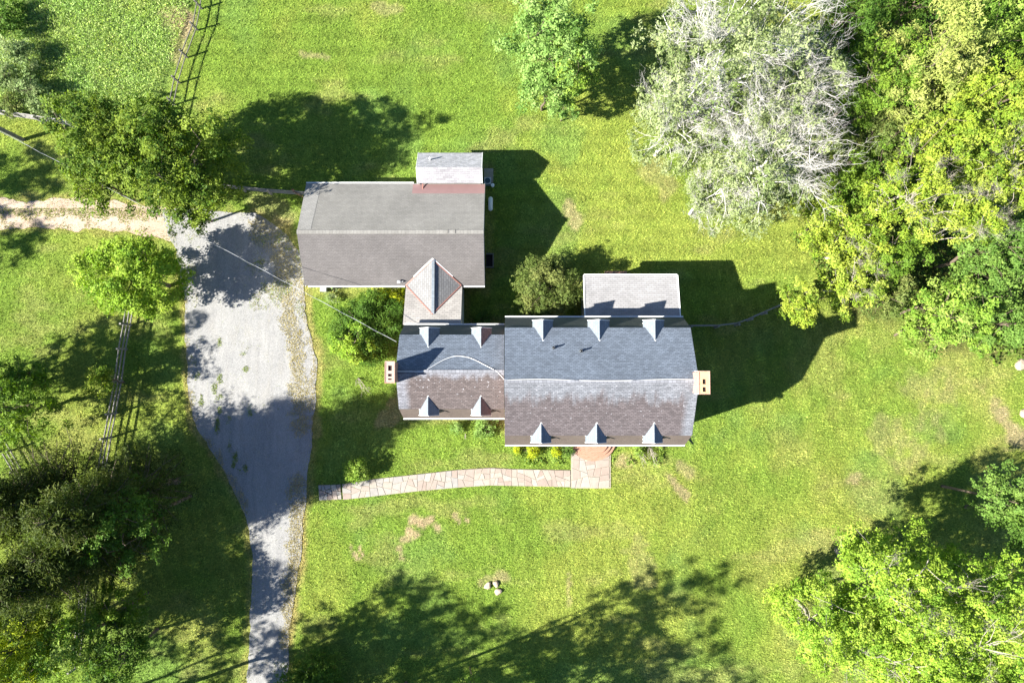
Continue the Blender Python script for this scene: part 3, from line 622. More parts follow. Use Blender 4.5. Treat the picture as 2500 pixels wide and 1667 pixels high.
# --- little addition behind the barn
ad = empty('barn_addition'); tag(ad, 'small shingled lean-on building with a vent pipe, joined to the far side of the barn', 'outbuilding')
aX0, aX1 = -6.83, -2.17; aYN, aYR, aYS = 16.35, 14.95, 14.1; aE, aR = 2.95, 4.0; aS = 3.35
slab('roof_slope', [(aX0, aYR, aR), (aX1, aYR, aR), (aX1, aYN, aE), (aX0, aYN, aE)], M['r_addn'], ad)
slab('roof_slope', [(aX0, aYR, aR), (aX1, aYR, aR), (aX1, aYS - .12, aS), (aX0, aYS - .12, aS)], M['r_adds'], ad)
mb = MB(); a, b = aX0 + .12, aX1 - .1; zz = [(aYN - .15, -.3), (aYS - .1, -.3), (aYS - .1, aS - .1), (aYR, aR - .1), (aYN - .15, aE - .02)]
mb.face([(b, p, q) for p, q in zz[::-1]]); mb.face([(a, p, q) for p, q in zz]); mb.face([(b, aYN - .15, -.3), (a, aYN - .15, -.3), (a, aYN - .15, aE), (b, aYN - .15, aE)]); mb.build('wall', M['siding'], ad)
for xx in (aX0 - .015, aX1 + .015):
    mb = MB(); mb.beam((xx, aYN, aE - .06), (xx, aYR, aR - .06), .03, .12); mb.beam((xx, aYR, aR - .06), (xx, aYS - .1, aS - .06), .03, .12); mb.build('rake_board', M['white'], ad)
mb = MB(); q = W(1050, 388, 3.6); z = aR + (q[1] - aYR) / (aYN - aYR) * (aE - aR); mb.tube([(q[0], q[1], z - .1), (q[0], q[1], z + .4)], .06, 10); mb.build('vent_pipe', M['white'], ad)
window(ad, (-4.5, aYN - .15, 1.6), .8, 1.0, (0, 1))

# --- connector with the diamond shaped cricket
cn = empty('connector_building'); tag(cn, 'narrow link building between barn and wing with a red edged diamond shaped roof', 'link building')
cX0, cX1 = -7.66, -3.6; cY0, cY1, c0, c1 = 6.66, 3.7, 2.93, 4.22
cz = lambda y: c0 + (cY0 - y) / (cY0 - cY1) * (c1 - c0)
slab('roof_slope', [(cX0, cY1, c1), (cX1, cY1, c1), (cX1, cY0, c0), (cX0, cY0, c0)], M['r_conn'], cn)
yN = W(1055, 634, 3.87)[1]; zN = bs(yN) + .02; yS = W(1059, 766, 3.87)[1]; zS = cz(yS) + .03; zk = max(zN, zS); kx = W(1056, 700, zk)[0]
mid = 6.63; zl = 2.97; lx, rx = W(991, 697, 2.97)[0], W(1126, 697, 2.97)[0]
slab('cricket_slope', [(kx, yN, zk), (kx, yS, zk), (lx, mid, zl)], M['r_crick'], cn, .03, (0, 1, 0)); slab('cricket_slope', [(kx, yN, zk), (kx, yS, zk), (rx, mid, zl)], M['r_crick'], cn, .03, (0, 1, 0))
mb = MB(); mb.beam((kx + .03, yN + .05, zk + .01), (kx + .03, yS, zk + .01), .2, .03); mb.build('ridge_cap', M['r_dorm'], cn)
for a, b in (((lx, mid, zl), (kx, yN, zk)), ((lx, mid, zl), (kx, yS, zk)), ((rx, mid, zl), (kx, yN, zk)), ((rx, mid, zl), (kx, yS, zk))):
    mb = MB(); mb.beam((a[0], a[1], a[2] + .02), (b[0], b[1], b[2] + .02), .07, .05); mb.build('valley_flashing', M['red_flash'], cn)
for a, b in (((lx, mid, zl), (kx, yN, zk)), ((rx, mid, zl), (kx, yN, zk))):
    p, q = Vector(a), Vector(b); n_ = Vector((0, .08, .035)); a2 = p + (q - p) * .3; mb = MB(); mb.beam(a2 + n_, q + n_, .08, .03); mb.build('valley_lining', M['white'], cn)
mb = MB(); i = .12; w0, w1 = cX0 + i, cX1 - .08
mb.face([(w0, cY0 - .02, -.3), (w0, cY1, -.3), (w0, cY1, c1 - .08), (w0, cY0 - .02, c0 - .08)]); mb.face([(w1, cY1, -.3), (w1, cY0 - .02, -.3), (w1, cY0 - .02, c0 - .08), (w1, cY1, c1 - .08)]); mb.build('wall', M['white'], cn)
mb = MB(); mb.box((w0 - .05, 4.7, 0), (w0 - .003, 5.6, 2.1)); d_ = mb.build('door', M['dark'], cn); mb = MB(); mb.tube([(w0 - .05, 5.5, 1), (w0 - .1, 5.5, 1)], .03); mb.build('handle', M['metal'], d_)

# --- sun room
sr = empty('rear_sun_room'); tag(sr, 'low pale shingled rear room with white gutter, beside the rounded olive bush', 'house extension')
sX0, sX1, sYN, sYS, sN, sS = 5.12, 11.72, 7.22, 4.1, 3.85, 4.55
slab('roof_slope', [(sX0, sYS, sS), (sX1, sYS, sS), (sX1, sYN, sN), (sX0, sYN, sN)], M['r_sun'], sr)
gutter(sr, (sX0, sYN + .05, sN + .03), (sX1, sYN + .05, sN + .03))
for xx in (sX0 - .03, sX1 + .03): mb = MB(); mb.beam((xx, sYN, sN - .05), (xx, sYS, sS - .05), .06, .18); mb.build('rake_board', M['white'], sr)
prism_walls('wall', [(sX0 + .2, sYS - .2), (sX0 + .2, sYN - .2), (sX1 - .2, sYN - .2), (sX1 - .2, sYS - .2)][::-1], -.6, [sS - .1, sN - .1, sN - .1, sS - .1], M['siding'], sr)
for k in range(3): window(sr, (6.4 + k * 2, sYN - .2, 2.1), 1.3, 1.3, (0, 1))
window(sr, (sX1 - .2, 5.6, 2.1), 1.3, 1.3, (1, 0))
mb = MB(); mb.box((7.1, 7.3, -.06), (8.8, 8.1, .12)); tag(mb.build('rear_step', M['brick_pale'], None), 'brick step at the far side of the pale rear room', 'step')

# ------------------------------------------------------------------ flagstone path, stoop
path = empty('flagstone_path'); tag(path, 'flagstone garden path from the driveway to the brick stoop', kind='structure')
def clip(P, n_, d):
    out = []
    for a, b in zip(P, P[1:] + P[:1]):
        da = a[0] * n_[0] + a[1] * n_[1] - d; db = b[0] * n_[0] + b[1] * n_[1] - d
        if da <= 0: out.append(a)
        if da * db < 0: t = da / (da - db); out.append((a[0] + (b[0] - a[0]) * t, a[1] + (b[1] - a[1]) * t))
    return out
def area(P): return abs(sum(a[0] * b[1] - b[0] * a[1] for a, b in zip(P, P[1:] + P[:1]))) / 2
def split(P, amax):
    if area(P) < amax * random.uniform(.5, 1.25) or len(P) < 3: return [P]
    cx = sum(p[0] for p in P) / len(P); cy = sum(p[1] for p in P) / len(P)
    sxx = max(p[0] for p in P) - min(p[0] for p in P); syy = max(p[1] for p in P) - min(p[1] for p in P)
    th = (0 if sxx > syy else math.pi / 2) + random.uniform(-.45, .45); n_ = (math.cos(th), math.sin(th)); d = cx * n_[0] + cy * n_[1] + random.uniform(-.12, .12) * max(sxx, syy)
    A = clip(P, n_, d); B = clip(P, (-n_[0], -n_[1]), -d)
    return split(A, amax) + split(B, amax)
def shrink(P, g):
    if sum(a[0] * b[1] - b[0] * a[1] for a, b in zip(P, P[1:] + P[:1])) < 0: P = P[::-1]
    out = P
    for a, b in zip(P, P[1:] + P[:1]):
        e = (b[0] - a[0], b[1] - a[1]); L = math.hypot(*e)
        if L < 1e-6: continue
        n_ = (e[1] / L, -e[0] / L); out = clip(out, n_, a[0] * n_[0] + a[1] * n_[1] - g)
        if len(out) < 3: return None
    return out
def stone(P, z, parent, weights):
    P = shrink(P, .014)
    if not P or area(P) < .01: return
    Q = [(p[0] + random.uniform(-.012, .012), p[1] + random.uniform(-.012, .012)) for p in P]; c = (sum(p[0] for p in Q) / len(Q), sum(p[1] for p in Q) / len(Q))
    t = random.uniform(.0, .014); mb = MB(); top = [(c[0] + (p[0] - c[0]) * .95, c[1] + (p[1] - c[1]) * .95, z + .05 + t) for p in Q]; low = [(p[0], p[1], z + .03 + t) for p in Q]; bot = [(p[0], p[1], z - .02) for p in Q]
    mb.face(top); k = len(Q)
    for i in range(k): j = (i + 1) % k; mb.face([low[i], low[j], top[j], top[i]]); mb.face([bot[i], bot[j], low[j], low[i]])
    mb.build('stone', M['stone%d' % random.choices(range(6), weights)[0]], parent)
TOP = [G(a, b)[:2] for a, b in [(835,1181),(917,1168),(1019,1157),(1117,1146),(1197,1141),(1250,1144),(1393,1147)]]
BOT = [G(a, b)[:2] for a, b in [(838,1219),(925,1209),(1020,1198),(1119,1189),(1197,1184),(1250,1185),(1393,1188)]]
regs = []
for i in range(len(TOP) - 1): regs.append(([TOP[i], BOT[i], BOT[i + 1], TOP[i + 1]], .42, (3, 4, 4, 3, 1, 4) if i < 3 else (5, 4, 1, 2, 4, 2)))
q = lambda L: [G(a, b)[:2] for a, b in L]
regs.append((q([(1396,1100),(1396,1189),(1488,1189),(1488,1100)]), .6, (6, 3, 1, 2, 5, 2))); regs.append((q([(777,1183),(832,1181),(834,1218),(779,1221)]), .35, (1, 2, 6, 3, 1, 3)))
for P, am, wt in regs:
    for s in split(P, am): stone(s, .0, path, wt)
def bed(pts, z0, z1, mat, name, parent):
    mb = MB(); k = len(pts); mb.face([(p[0], p[1], z1) for p in pts][::-1])
    if mb.v and (pts[1][0] - pts[0][0]) * (pts[2][1] - pts[1][1]) - (pts[1][1] - pts[0][1]) * (pts[2][0] - pts[1][0]) > 0: mb = MB(); mb.face([(p[0], p[1], z1) for p in pts])
    for i in range(k): j = (i + 1) % k; mb.face([(pts[i][0], pts[i][1], z0), (pts[j][0], pts[j][1], z0), (pts[j][0], pts[j][1], z1), (pts[i][0], pts[i][1], z1)])
    return mb.build(name, mat, parent)
bed(TOP + BOT[::-1], -.1, .032, M['joint'], 'mortar_bed', path); bed(q([(1394,1085),(1394,1191),(1491,1191),(1491,1085)]), -.1, .028, M['joint'], 'mortar_bed', path)
st = empty('front_stoop'); tag(st, 'curved brick entrance steps at the end of the flagstone path', 'steps')
sc = G(1447, 1076); 
for k, (r, z) in enumerate(((1.72, .16), (1.42, .32), (1.12, .48))):
    mb = MB(); P = [(sc[0] + r * math.cos(t) * 1.0, sc[1] - r * .86 * math.sin(t)) for t in [math.pi * i / 22 for i in range(23)]] + [(sc[0] - r, -4.3), (sc[0] + r, -4.3)]
    P = P[::-1]
    mb.face([(p[0], p[1], z) for p in P], [(p[0], p[1]) for p in P])
    for i in range(len(P)):
        a, b = P[i], P[(i + 1) % len(P)]; mb.face([(a[0], a[1], z - .17), (b[0], b[1], z - .17), (b[0], b[1], z), (a[0], a[1], z)], [(i * .2, 0), (i * .2 + .2, 0), (i * .2 + .2, .17), (i * .2, .17)])
    mb.build('step', M['brick_pale'], st)

# ------------------------------------------------------------------ fences
def fence(name, pts, h, nrail, mat, label, rail_h=.13, rail_t=.035, post=.13, span=2.4, double=False):
    root = empty(name, (*pts[0][:2], 0)); tag(root, label, 'fence'); P = [Vector((p[0], p[1], 0)) - Vector((pts[0][0], pts[0][1], 0)) for p in pts]; o = pts[0]
    nodes = []
    for a, b in zip(P, P[1:]):
        n_ = max(1, round((b - a).length / span))
        for i in range(n_): nodes.append(a + (b - a) * i / n_)
    nodes.append(P[-1])
    gg = lambda v: float(gz(v.x + o[0]))
    for v in nodes:
        dx, dy = random.uniform(-.03, .03), random.uniform(-.03, .03); hh = h + random.uniform(.0, .1)
        mb = MB(); mb.beam((v.x, v.y, gg(v) - .2), (v.x + dx, v.y + dy, gg(v) + hh), post, post); mb.build('post', mat, root)
    for a, b in zip(nodes, nodes[1:]):
        d = (b - a).normalized(); off = Vector((-d.y, d.x, 0)) * (post / 2 + rail_t / 2 + .003)
        for k in range(nrail):
            z = h * (k + .75) / nrail + random.uniform(-.02, .02) - .04
            mb = MB(); mb.beam((a.x + off.x, a.y + off.y, gg(a) + z + random.uniform(-.02, .02)), (b.x + off.x + random.uniform(-.03, .03), b.y + off.y, gg(b) + z), rail_t, rail_h); mb.build('rail', mat, root)
def T(L, h=1.2): return [W(a, b, h) for a, b in L]
fence('rail_fence', T([(480,-60),(475,0),(465,54),(439,122),(420,186),(408,240),(395,300)]), 1.2, 2, M['wood_dark'], 'leaning grey rail fence between the weedy meadow and the lawn', rail_t=.045, rail_h=.09, post=.11)
fence('board_fence', T([(-120,255),(-60,263),(0,272),(80,284),(160,297)]), 1.25, 4, M['wood_pale'], 'pale four board fence beside the utility pole shadow', rail_h=.15, rail_t=.05)
fence('barn_fence', [(-26.5, 13.6), (W(521,451,1.1)[0], W(521,451,1.1)[1]), (W(650,464,1.1)[0], W(650,464,1.1)[1]), (-15.2, W(735,472,1.1)[1])], 1.15, 3, M['wood_grey'], 'weathered rail fence running from the barn corner into the twin oaks', rail_t=.05)
fence('paddock_fence', T([(306,740),(298,790),(287,850),(276,930),(262,1010),(250,1070),(238,1135),(225,1210),(210,1310),(196,1420),(182,1540),(170,1640)]), 1.35, 3, M['wood_grey'], 'three rail fence parallel to the gravel drive, passing under the pines', rail_t=.05, span=2.6)
fence('corner_fence', T([(-60,1010),(0,1103),(29,1153),(70,1215)]), 1.3, 3, M['wood_grey'], 'short rail fence coming in at the edge of the frame above the pines', rail_t=.05)
fence('yard_fence', [(X1 - .1, W(1690,797,1)[1])] + T([(1757,796),(1808,790),(1840,778),(1876,762),(1935,737),(1995,706)], 1.0), 1.05, 2, M['wood_grey'], 'low two rail fence from the house corner to the woods', rail_t=.08, span=1.9)
# gate post block at barn
gp = empty('fence_gate'); tag(gp, 'small brown wooden gate against the barn corner', 'gate'); q = W(728, 470, 1.0)
for k in range(4): mb = MB(); mb.beam((q[0] - .35, q[1] + .12 - k * .012, .3 + k * .24), (q[0] + .3, q[1] - .25 - k * .012, .3 + k * .24), .05, .14); mb.build('board', M['wood_brown'], gp)
mb = MB(); mb.beam((q[0] - .38, q[1] + .18, -.1), (q[0] - .38, q[1] + .18, 1.25), .12, .12); mb.build('post', M['wood_brown'], gp)

# ------------------------------------------------------------------ pole and wire
pb = G(56, 341); pole = empty('utility_pole', pb); tag(pole, 'tall leaning grey utility pole standing on the grass by the pale board fence', 'utility pole')
mb = MB(); mb.tube([(0, 0, -.3), (0, 0, 4), (0, 0, 9.4)], [.16, .14, .11], 12); mb.build('shaft', M['wood_grey'], pole)
mb = MB(); mb.beam((-.9, .3, 8.8), (.9, -.3, 8.8), .1, .12); mb.build('crossarm', M['wood_grey'], pole)
for k in (-.8, .8): mb = MB(); mb.tube([(k, -k / 3, 8.86), (k, -k / 3, 9.02)], .04, 8); mb.build('insulator', M['white'], pole)
A = Vector((pb[0], pb[1], 8.3)); B = Vector((*W(968, 834, 6.3), 6.3)); pts = []
for i in range(41):
    t = i / 40; p = A.lerp(B, t); p.z -= 4 * 2.1 * t * (1 - t); pts.append(p)
mb = MB(); mb.tube(pts, .008, 6)
h1 = [p + Vector((.03 * math.cos(i * 2.1), .03 * math.sin(i * 2.1), .03)) for i, p in enumerate(pts)]; mb.tube(h1, .007, 5)
tag(mb.build('service_wire', M['cable']), 'white twisted service wire sagging from the pole to the wing gable', 'cable')

# ------------------------------------------------------------------ small things round the buildings
q = G(1198, 500); tk = empty('propane_tank', q); tag(tk, 'white propane tank lying in the shade beside the barn', 'gas tank')
mb = MB(); mb.tube([(0, -.55, .35), (0, -.5, .35), (0, -.42, .35), (0, .42, .35), (0, .5, .35), (0, .55, .35)], [.04, .12, .17, .17, .12, .04], 14); mb.build('vessel', M['white'], tk)
mb = MB(); mb.tube([(0, 0, .5), (0, 0, .62)], .07, 10); mb.build('valve_cover', M['white'], tk)
for k in (-.3, .3): mb = MB(); mb.box((-.15, k - .04, -.02), (.15, k + .04, .2)); mb.build('leg', M['metal'], tk)
q = G(1191, 446); ac = empty('air_conditioner', q); tag(ac, 'grey air conditioner unit on the ground at the barn addition corner', 'air conditioner')
mb = MB(); mb.box((-.26, -.26, .02), (.26, .26, .6)); mb.build('casing', M['metal'], ac)
mb = MB(); mb.tube([(0, 0, .6), (0, 0, .63)], [.21, .21], 16); mb.build('fan_guard', M['dark'], ac)
q = G(1203, 454); mb = MB(); mb.tube([(q[0], q[1], 0), (q[0], q[1], .3)], [.11, .14], 14); tag(mb.build('bucket', M['white']), 'white bucket beside the air conditioner', 'bucket')
q = G(1193, 430); mb = MB(); mb.box((q[0] - .35, q[1] - .5, -.05), (q[0] + .35, q[1] + .6, .05)); tag(mb.build('concrete_pad', M['joint']), 'dark concrete pad beside the small barn addition', 'concrete pad')
q = G(1196, 637); hw = empty('cellar_hatch', q); tag(hw, 'wood framed window well against the barn wall in shade', 'cellar hatch')
mb = MB(); mb.box((-.30, -.55, 0), (.30, -.47, .35)); mb.box((-.30, .47, 0), (.30, .55, .35)); mb.box((.22, -.47, 0), (.30, .47, .35)); mb.build('frame', M['wood_dark'], hw)
mb = MB(); mb.box((-.30, -.47, .02), (.22, .47, .12)); mb.build('cover', M['hole'], hw)
q = G(795, 708); mb = MB(); mb.box((q[0] - .2, q[1] - .16, 0), (q[0] + .2, q[1] + .16, .7)); mb.box((q[0] - .23, q[1] - .19, .7), (q[0] + .23, q[1] + .19, .74)); tag(mb.build('utility_box', M['metal']), 'grey utility box at the foot of the barn wall by the driveway', 'utility box')
def rock(px, py, r, label, grp=None, flat=.55):
    q = G(px, py); bm = bmesh.new(); bmesh.ops.create_icosphere(bm, subdivisions=2, radius=1)
    ph = random.random() * 9
    for v in bm.verts:
        c = v.co; k = 1 + .22 * math.sin(c.x * 3 + ph) * math.cos(c.y * 2.6 + ph) + random.uniform(-.06, .06); v.co = Vector((c.x * r * k * 1.15, c.y * r * k * .9, c.z * r * k * flat))
    me = bpy.data.meshes.new('rock'); bm.to_mesh(me); bm.free(); me.materials.append(M['rock']); o = link('rock', me); o.location = (q[0], q[1], q[2] + r * flat * .35); o.rotation_euler.z = random.random() * 6
    tag(o, label, 'rock', grp)
rock(1191, 1428, .26, 'elongated pale rock on the lawn, the farthest from the dark hollow'); rock(1211, 1424, .24, 'pale rock on the lawn, upper of the two beside the dark hollow'); rock(1216, 1443, .25, 'round pale rock on the lawn, lower of the two beside the dark hollow')
rock(2492, 890, .5, 'large white boulder at the edge of the lawn under the woods'); rock(2499, 1008, .35, 'smaller white boulder below the large one at the frame edge'); rock(2372, 850, .22, 'small white stone near the bright sumac thicket')

# ------------------------------------------------------------------ trees
PAL = dict(lime=[(.25, .36, .04), (.19, .31, .03), (.30, .385, .06), (.10, .20, .02), (.22, .34, .035)],
    bright=[(.19, .30, .04), (.14, .245, .03), (.24, .34, .055), (.08, .165, .02), (.26, .34, .08)], yellow=[(.225, .30, .03), (.17, .26, .025), (.27, .32, .04), (.09, .165, .018), (.28, .33, .06)], gold=[(.38, .42, .02), (.32, .38, .02), (.26, .33, .02)],
    mid=[(0.122, 0.207, 0.024), (0.091, 0.171, 0.022), (0.171, 0.256, 0.030)], dark=[(0.055, 0.116, 0.018), (0.073, 0.146, 0.022), (0.098, 0.171, 0.024)], oak=[(.11, .175, .02), (.155, .215, .025), (.055, .11, .014), (.20, .26, .038), (.04, .085, .012)],
    pale=[(.20, .32, .08), (.16, .27, .06), (.25, .36, .11), (.10, .2, .04)], blue=[(.12, .21, .042), (.09, .17, .032), (.16, .25, .05), (.06, .12, .02)], silver=[(.235, .28, .12), (.185, .235, .085), (.27, .31, .16), (.11, .16, .05)],
    pine=[(.065, .092, .018), (.045, .07, .013), (.095, .115, .026), (.035, .055, .011)], olive=[(.13, .17, .045), (.09, .135, .03), (.18, .20, .06), (.06, .09, .02)], feather=[(0.268, 0.305, 0.073), (0.207, 0.268, 0.061), (0.317, 0.342, 0.098)],
    greygreen=[(.19, .27, .10), (.15, .22, .075), (.24, .29, .13)], purple=[(0.061, 0.037, 0.043), (0.085, 0.049, 0.049), (0.049, 0.061, 0.037)])
def leaves(cx, n, rc, size, pal, aspect=.6, up=.6, flat=.6, outc=None):
    """cx (m,3) clump centres; n leaves each; returns vertices, faces, colours"""
    m_ = len(cx); N_ = m_ * n; idx = np.repeat(np.arange(m_), n)
    g_ = np.arange(N_) // 7; ng = g_[-1] + 1; dg = rng.normal(size=(ng, 3)); dg /= np.linalg.norm(dg, axis=1)[:, None]; rg = rng.random(ng) ** .45
    d = dg[g_]; off = d * (rg[g_] * rc[idx])[:, None] + rng.normal(size=(N_, 3)) * size * (.62 if n > 6 else 0); off[:, 2] *= flat; c = cx[idx] + off
    gn = rng.normal(size=(ng, 3)) * .62 + dg * .75; nr = gn[g_] + rng.normal(size=(N_, 3)) * .32; nr += np.array([-.38, -.12, 0]) ; nr[:, 2] += up
    if outc is not None: o_ = c - outc; nr += o_ / (np.linalg.norm(o_, axis=1)[:, None] + .1) * .4
    nr /= np.linalg.norm(nr, axis=1)[:, None]
    t = np.cross(nr, rng.normal(size=(N_, 3))); t /= np.linalg.norm(t, axis=1)[:, None] + 1e-9; b = np.cross(nr, t)
    s = (size * (.5 + .9 * rng.random(N_)))[:, None]; wv = b * s * aspect * .5; lv = t * s * .5
    V = np.stack([c - lv * .8 + wv * 1.15, c + lv, c - lv * .8 - wv * 1.15], 1)
    P = np.array(pal); pc = P[rng.integers(0, len(P), m_)]; col = pc[idx] * .6 + P[rng.integers(0, len(P), N_)] * .4; col = col * (.75 + .5 * rng.random(N_))[:, None]
    return V.reshape(-1, 3), np.arange(3 * N_).reshape(-1, 3), np.repeat(col, 3, 0)
def branch_arr(segs, n=5):
    """segs: list of (points, radii) -> one mesh array"""
    V = []; F = []; k = 0
    ang = np.arange(n) * 2 * math.pi / n
    for pts, rad in segs:
        pts = np.asarray(pts, float); d = np.gradient(pts, axis=0); d /= np.linalg.norm(d, axis=1)[:, None] + 1e-9
        ref = np.where(np.abs(d[:, 2:3]) < .9, np.array([[0, 0, 1.]]), np.array([[1., 0, 0]])); x_ = np.cross(d, ref); x_ /= np.linalg.norm(x_, axis=1)[:, None]; y_ = np.cross(x_, d)
        ring = pts[:, None] + (x_[:, None] * np.cos(ang)[None, :, None] + y_[:, None] * np.sin(ang)[None, :, None]) * np.asarray(rad)[:, None, None]
        m_ = len(pts); V.append(ring.reshape(-1, 3))
        i = np.arange(m_ - 1)[:, None] * n; j = np.arange(n)[None]; jn = (j + 1) % n
        F.append(np.stack([i + j, i + jn, i + n + jn, i + n + j], -1).reshape(-1, 4) + k); k += m_ * n
    return np.concatenate(V), np.concatenate(F)
def bend(a, b, r0, r1, wob=.12, k=5):
    a = np.asarray(a, float); b = np.asarray(b, float); L = np.linalg.norm(b - a); t = np.linspace(0, 1, k)[:, None]
    p = a + (b - a) * t + rng.normal(size=(1, 3)) * L * wob * np.sin(t * math.pi) + rng.normal(size=(k, 3)) * L * .02 * np.sin(t * math.pi); p[:, 2] += (L * .08 * np.sin(t[:, 0] * math.pi))
    return p, np.linspace(r0, r1, k)
def tree(px, py, rpx, zc, label, pal='mid', name='tree', cat='tree', hh=.62, dens=1.0, leaf=.145, bark='bark', twigs=0, xy=None, aspect=.6, up=.6, clump=.17, lob=.3, group=None, elong=(1, 1), R=None, sink=0):
    x0, y0 = W(px, py, zc) if xy is None else xy
    if R is None: R = rpx * (CAMH - zc) / FPX
    gzv = float(gz(x0)); zc_ = zc - gzv                       # height above its own ground
    root = empty(name, (x0, y0, gzv)); tag(root, label, cat, group)
    Hh = min(R * hh * 2.3, zc_ * .95) if sink == 0 else zc_ * 1.0                       # half height of the crown
    nc = max(30 if sink else 20, int((46 if sink else 32) * min(dens, 1.3) * (R / clump / 9) ** 1.6)); nc = min(nc, 620)
    ph = rng.random(6) * 6.28; d = rng.normal(size=(nc * 3, 3)); d /= np.linalg.norm(d, axis=1)[:, None]; d = d[d[:, 2] > -.8][:nc]; nc = len(d)
    az = np.arctan2(d[:, 1], d[:, 0]); el = d[:, 2]
    lobe = 1 + lob * (.5 * np.sin(2 * az + ph[0]) + .45 * np.sin(3 * az + ph[1] + 2 * el) + .45 * np.sin(5 * az + ph[2] - 3 * el) + .3 * np.sin(8 * az + ph[3] + 4 * el)) * .8
    rr = np.minimum((rng.random(nc) ** .38) * lobe, 1.12); c = d * rr[:, None] * np.array([R * elong[0], R * elong[1], Hh]) * .98; c[:, 2] += zc_
    rc = R * clump * (.55 + .8 * rng.random(nc)) + .12
    c[:, 2] = np.maximum(c[:, 2], rc * .5 + .05)
    larea = leaf * leaf * aspect * .5
    per = int(np.clip(dens * 2.9 * R * R * 6.3 / larea / nc * .60, 14, 700))
    V, F, C_ = leaves(c, per, rc, leaf, PAL[pal], aspect, up, .75, np.array([0, 0, zc_ * .7]))
    link('crown', arr_mesh('crown', V, F, M['leaf'], C_), root)
    r0 = max(.035, R * .042); top = zc_ + Hh * .25
    tr = bend((0, 0, -.2), (rng.normal() * R * .06, rng.normal() * R * .06, top), r0 * 1.25, r0 * .45, .03, 7)
    V, F = branch_arr([tr], 8); link('trunk', arr_mesh('trunk', V, F, M[bark], smooth=True), root)
    segs = []; nl = 7; tips = c[rng.choice(nc, min(nc, 40 if twigs == 0 else 80), replace=False)]; limbs = []
    for k in range(nl):
        j = rng.integers(2, 6); a = tr[0][j]; az_ = 2 * math.pi * (k + rng.random() * .6) / nl; e_ = np.array([math.cos(az_) * R * .6 * elong[0], math.sin(az_) * R * .6 * elong[1], zc_ + Hh * rng.uniform(-.1, .6)])
        s_ = bend(a, e_, r0 * .42, r0 * .16, .08, 6); segs.append(s_); limbs.append(s_[0])
    LP = np.concatenate(limbs)
    for t_ in tips:
        a = LP[np.argmin(np.linalg.norm(LP - t_, axis=1) + .3 * np.maximum(0, LP[:, 2] - t_[2]))]; segs.append(bend(a, t_, r0 * .17, r0 * .05, .1, 4))
    V, F = branch_arr(segs, 5); link('branches', arr_mesh('branches', V, F, M[bark], smooth=True), root)
    if twigs:                                          # bare sunlit branches standing out of the leaves
        sg2 = []
        for k in range(twigs):
            az_ = rng.random() * 6.283; q_ = rng.random() ** .6; e0 = np.array([math.cos(az_) * R * .55 * q_ * elong[0], math.sin(az_) * R * .55 * q_ * elong[1], zc_ + Hh * (.45 - .2 * q_)])
            out = e0 * np.array([1, 1, 0]); out = out / (np.linalg.norm(out) + .1)
            e1 = e0 + out * R * rng.uniform(.2, .5) + np.array([0, 0, Hh * rng.uniform(.15, .5)]) + rng.normal(size=3) * R * .08
            e1[2] = max(e1[2], .6)
            main = bend(e0, e1, r0 * .13, r0 * .035, .14, 7); sg2.append(main)
            for q2 in range(12):
                a = main[0][rng.integers(2, 7)]; dd_ = (e1 - e0) * .35 + rng.normal(size=3) * R * .10; b_ = a + dd_ * rng.uniform(.5, 1.1); s3 = bend(a, b_, r0 * .05, r0 * .018, .2, 5); sg2.append(s3)
                for q3 in range(4): a3 = s3[0][rng.integers(1, 5)]; sg2.append(bend(a3, a3 + dd_ * .35 + rng.normal(size=3) * R * .045, r0 * .024, r0 * .010, .2, 3))
        V, F = branch_arr(sg2, 4); link('bare_branches', arr_mesh('bare_branches', V, F, M['bark_white' if bark == 'bark_white' else 'bark_pale'], smooth=True), root)
    return root
def conifer(px, py, rpx, zt, label, pal='pine', xy=None, R=None, dens=1.0):
    """zt: height of the middle of the crown"""
    x0, y0 = W(px, py, zt) if xy is None else xy
    if R is None: R = rpx * (CAMH - zt) / FPX
    root = empty('pine_tree', (x0, y0, 0)); tag(root, label, 'tree'); H_ = zt * 1.45
    segs = []; C0 = []; nw = int(22 * dens)
    for k in range(nw):
        z = H_ * (.22 + .76 * k / nw); Rk = R * (1.05 - .8 * (k / nw)) * rng.uniform(.8, 1.1)
        for j in range(8):
            a = 2 * math.pi * (j + rng.random()) / 8; rk = Rk * rng.uniform(.65, 1.1); e_ = np.array([math.cos(a) * rk, math.sin(a) * rk, z + rk * .12])
            segs.append(bend((0, 0, z), e_, .06, .015, .04, 4))
            for t in np.linspace(.3, 1, 5): C0.append(e_ * np.array([t, t, 1]) + np.array([rng.normal() * .25, rng.normal() * .25, rng.normal() * .1]))
    C0 = np.array(C0); rc = np.full(len(C0), .52) * (.7 + .6 * rng.random(len(C0)))
    V, F, c_ = leaves(C0, 46, rc, .26, PAL[pal], .2, .45, .55); link('crown', arr_mesh('crown', V, F, M['leaf'], c_), root)
    V, F = branch_arr([bend((0, 0, -.3), (0, 0, H_), .26, .04, .01, 8)], 8); link('trunk', arr_mesh('trunk', V, F, M['bark'], smooth=True), root)
    V, F = branch_arr(segs, 4); link('branches', arr_mesh('branches', V, F, M['bark']), root)
def shrub(px, py, rpx, zc, label, pal='mid', **k):
    k.setdefault('leaf', .11); k.setdefault('clump', .3); k.setdefault('dens', 1.0)
    return tree(px, py, rpx, zc, label, pal, name='shrub', cat='shrub', sink=1, **k)

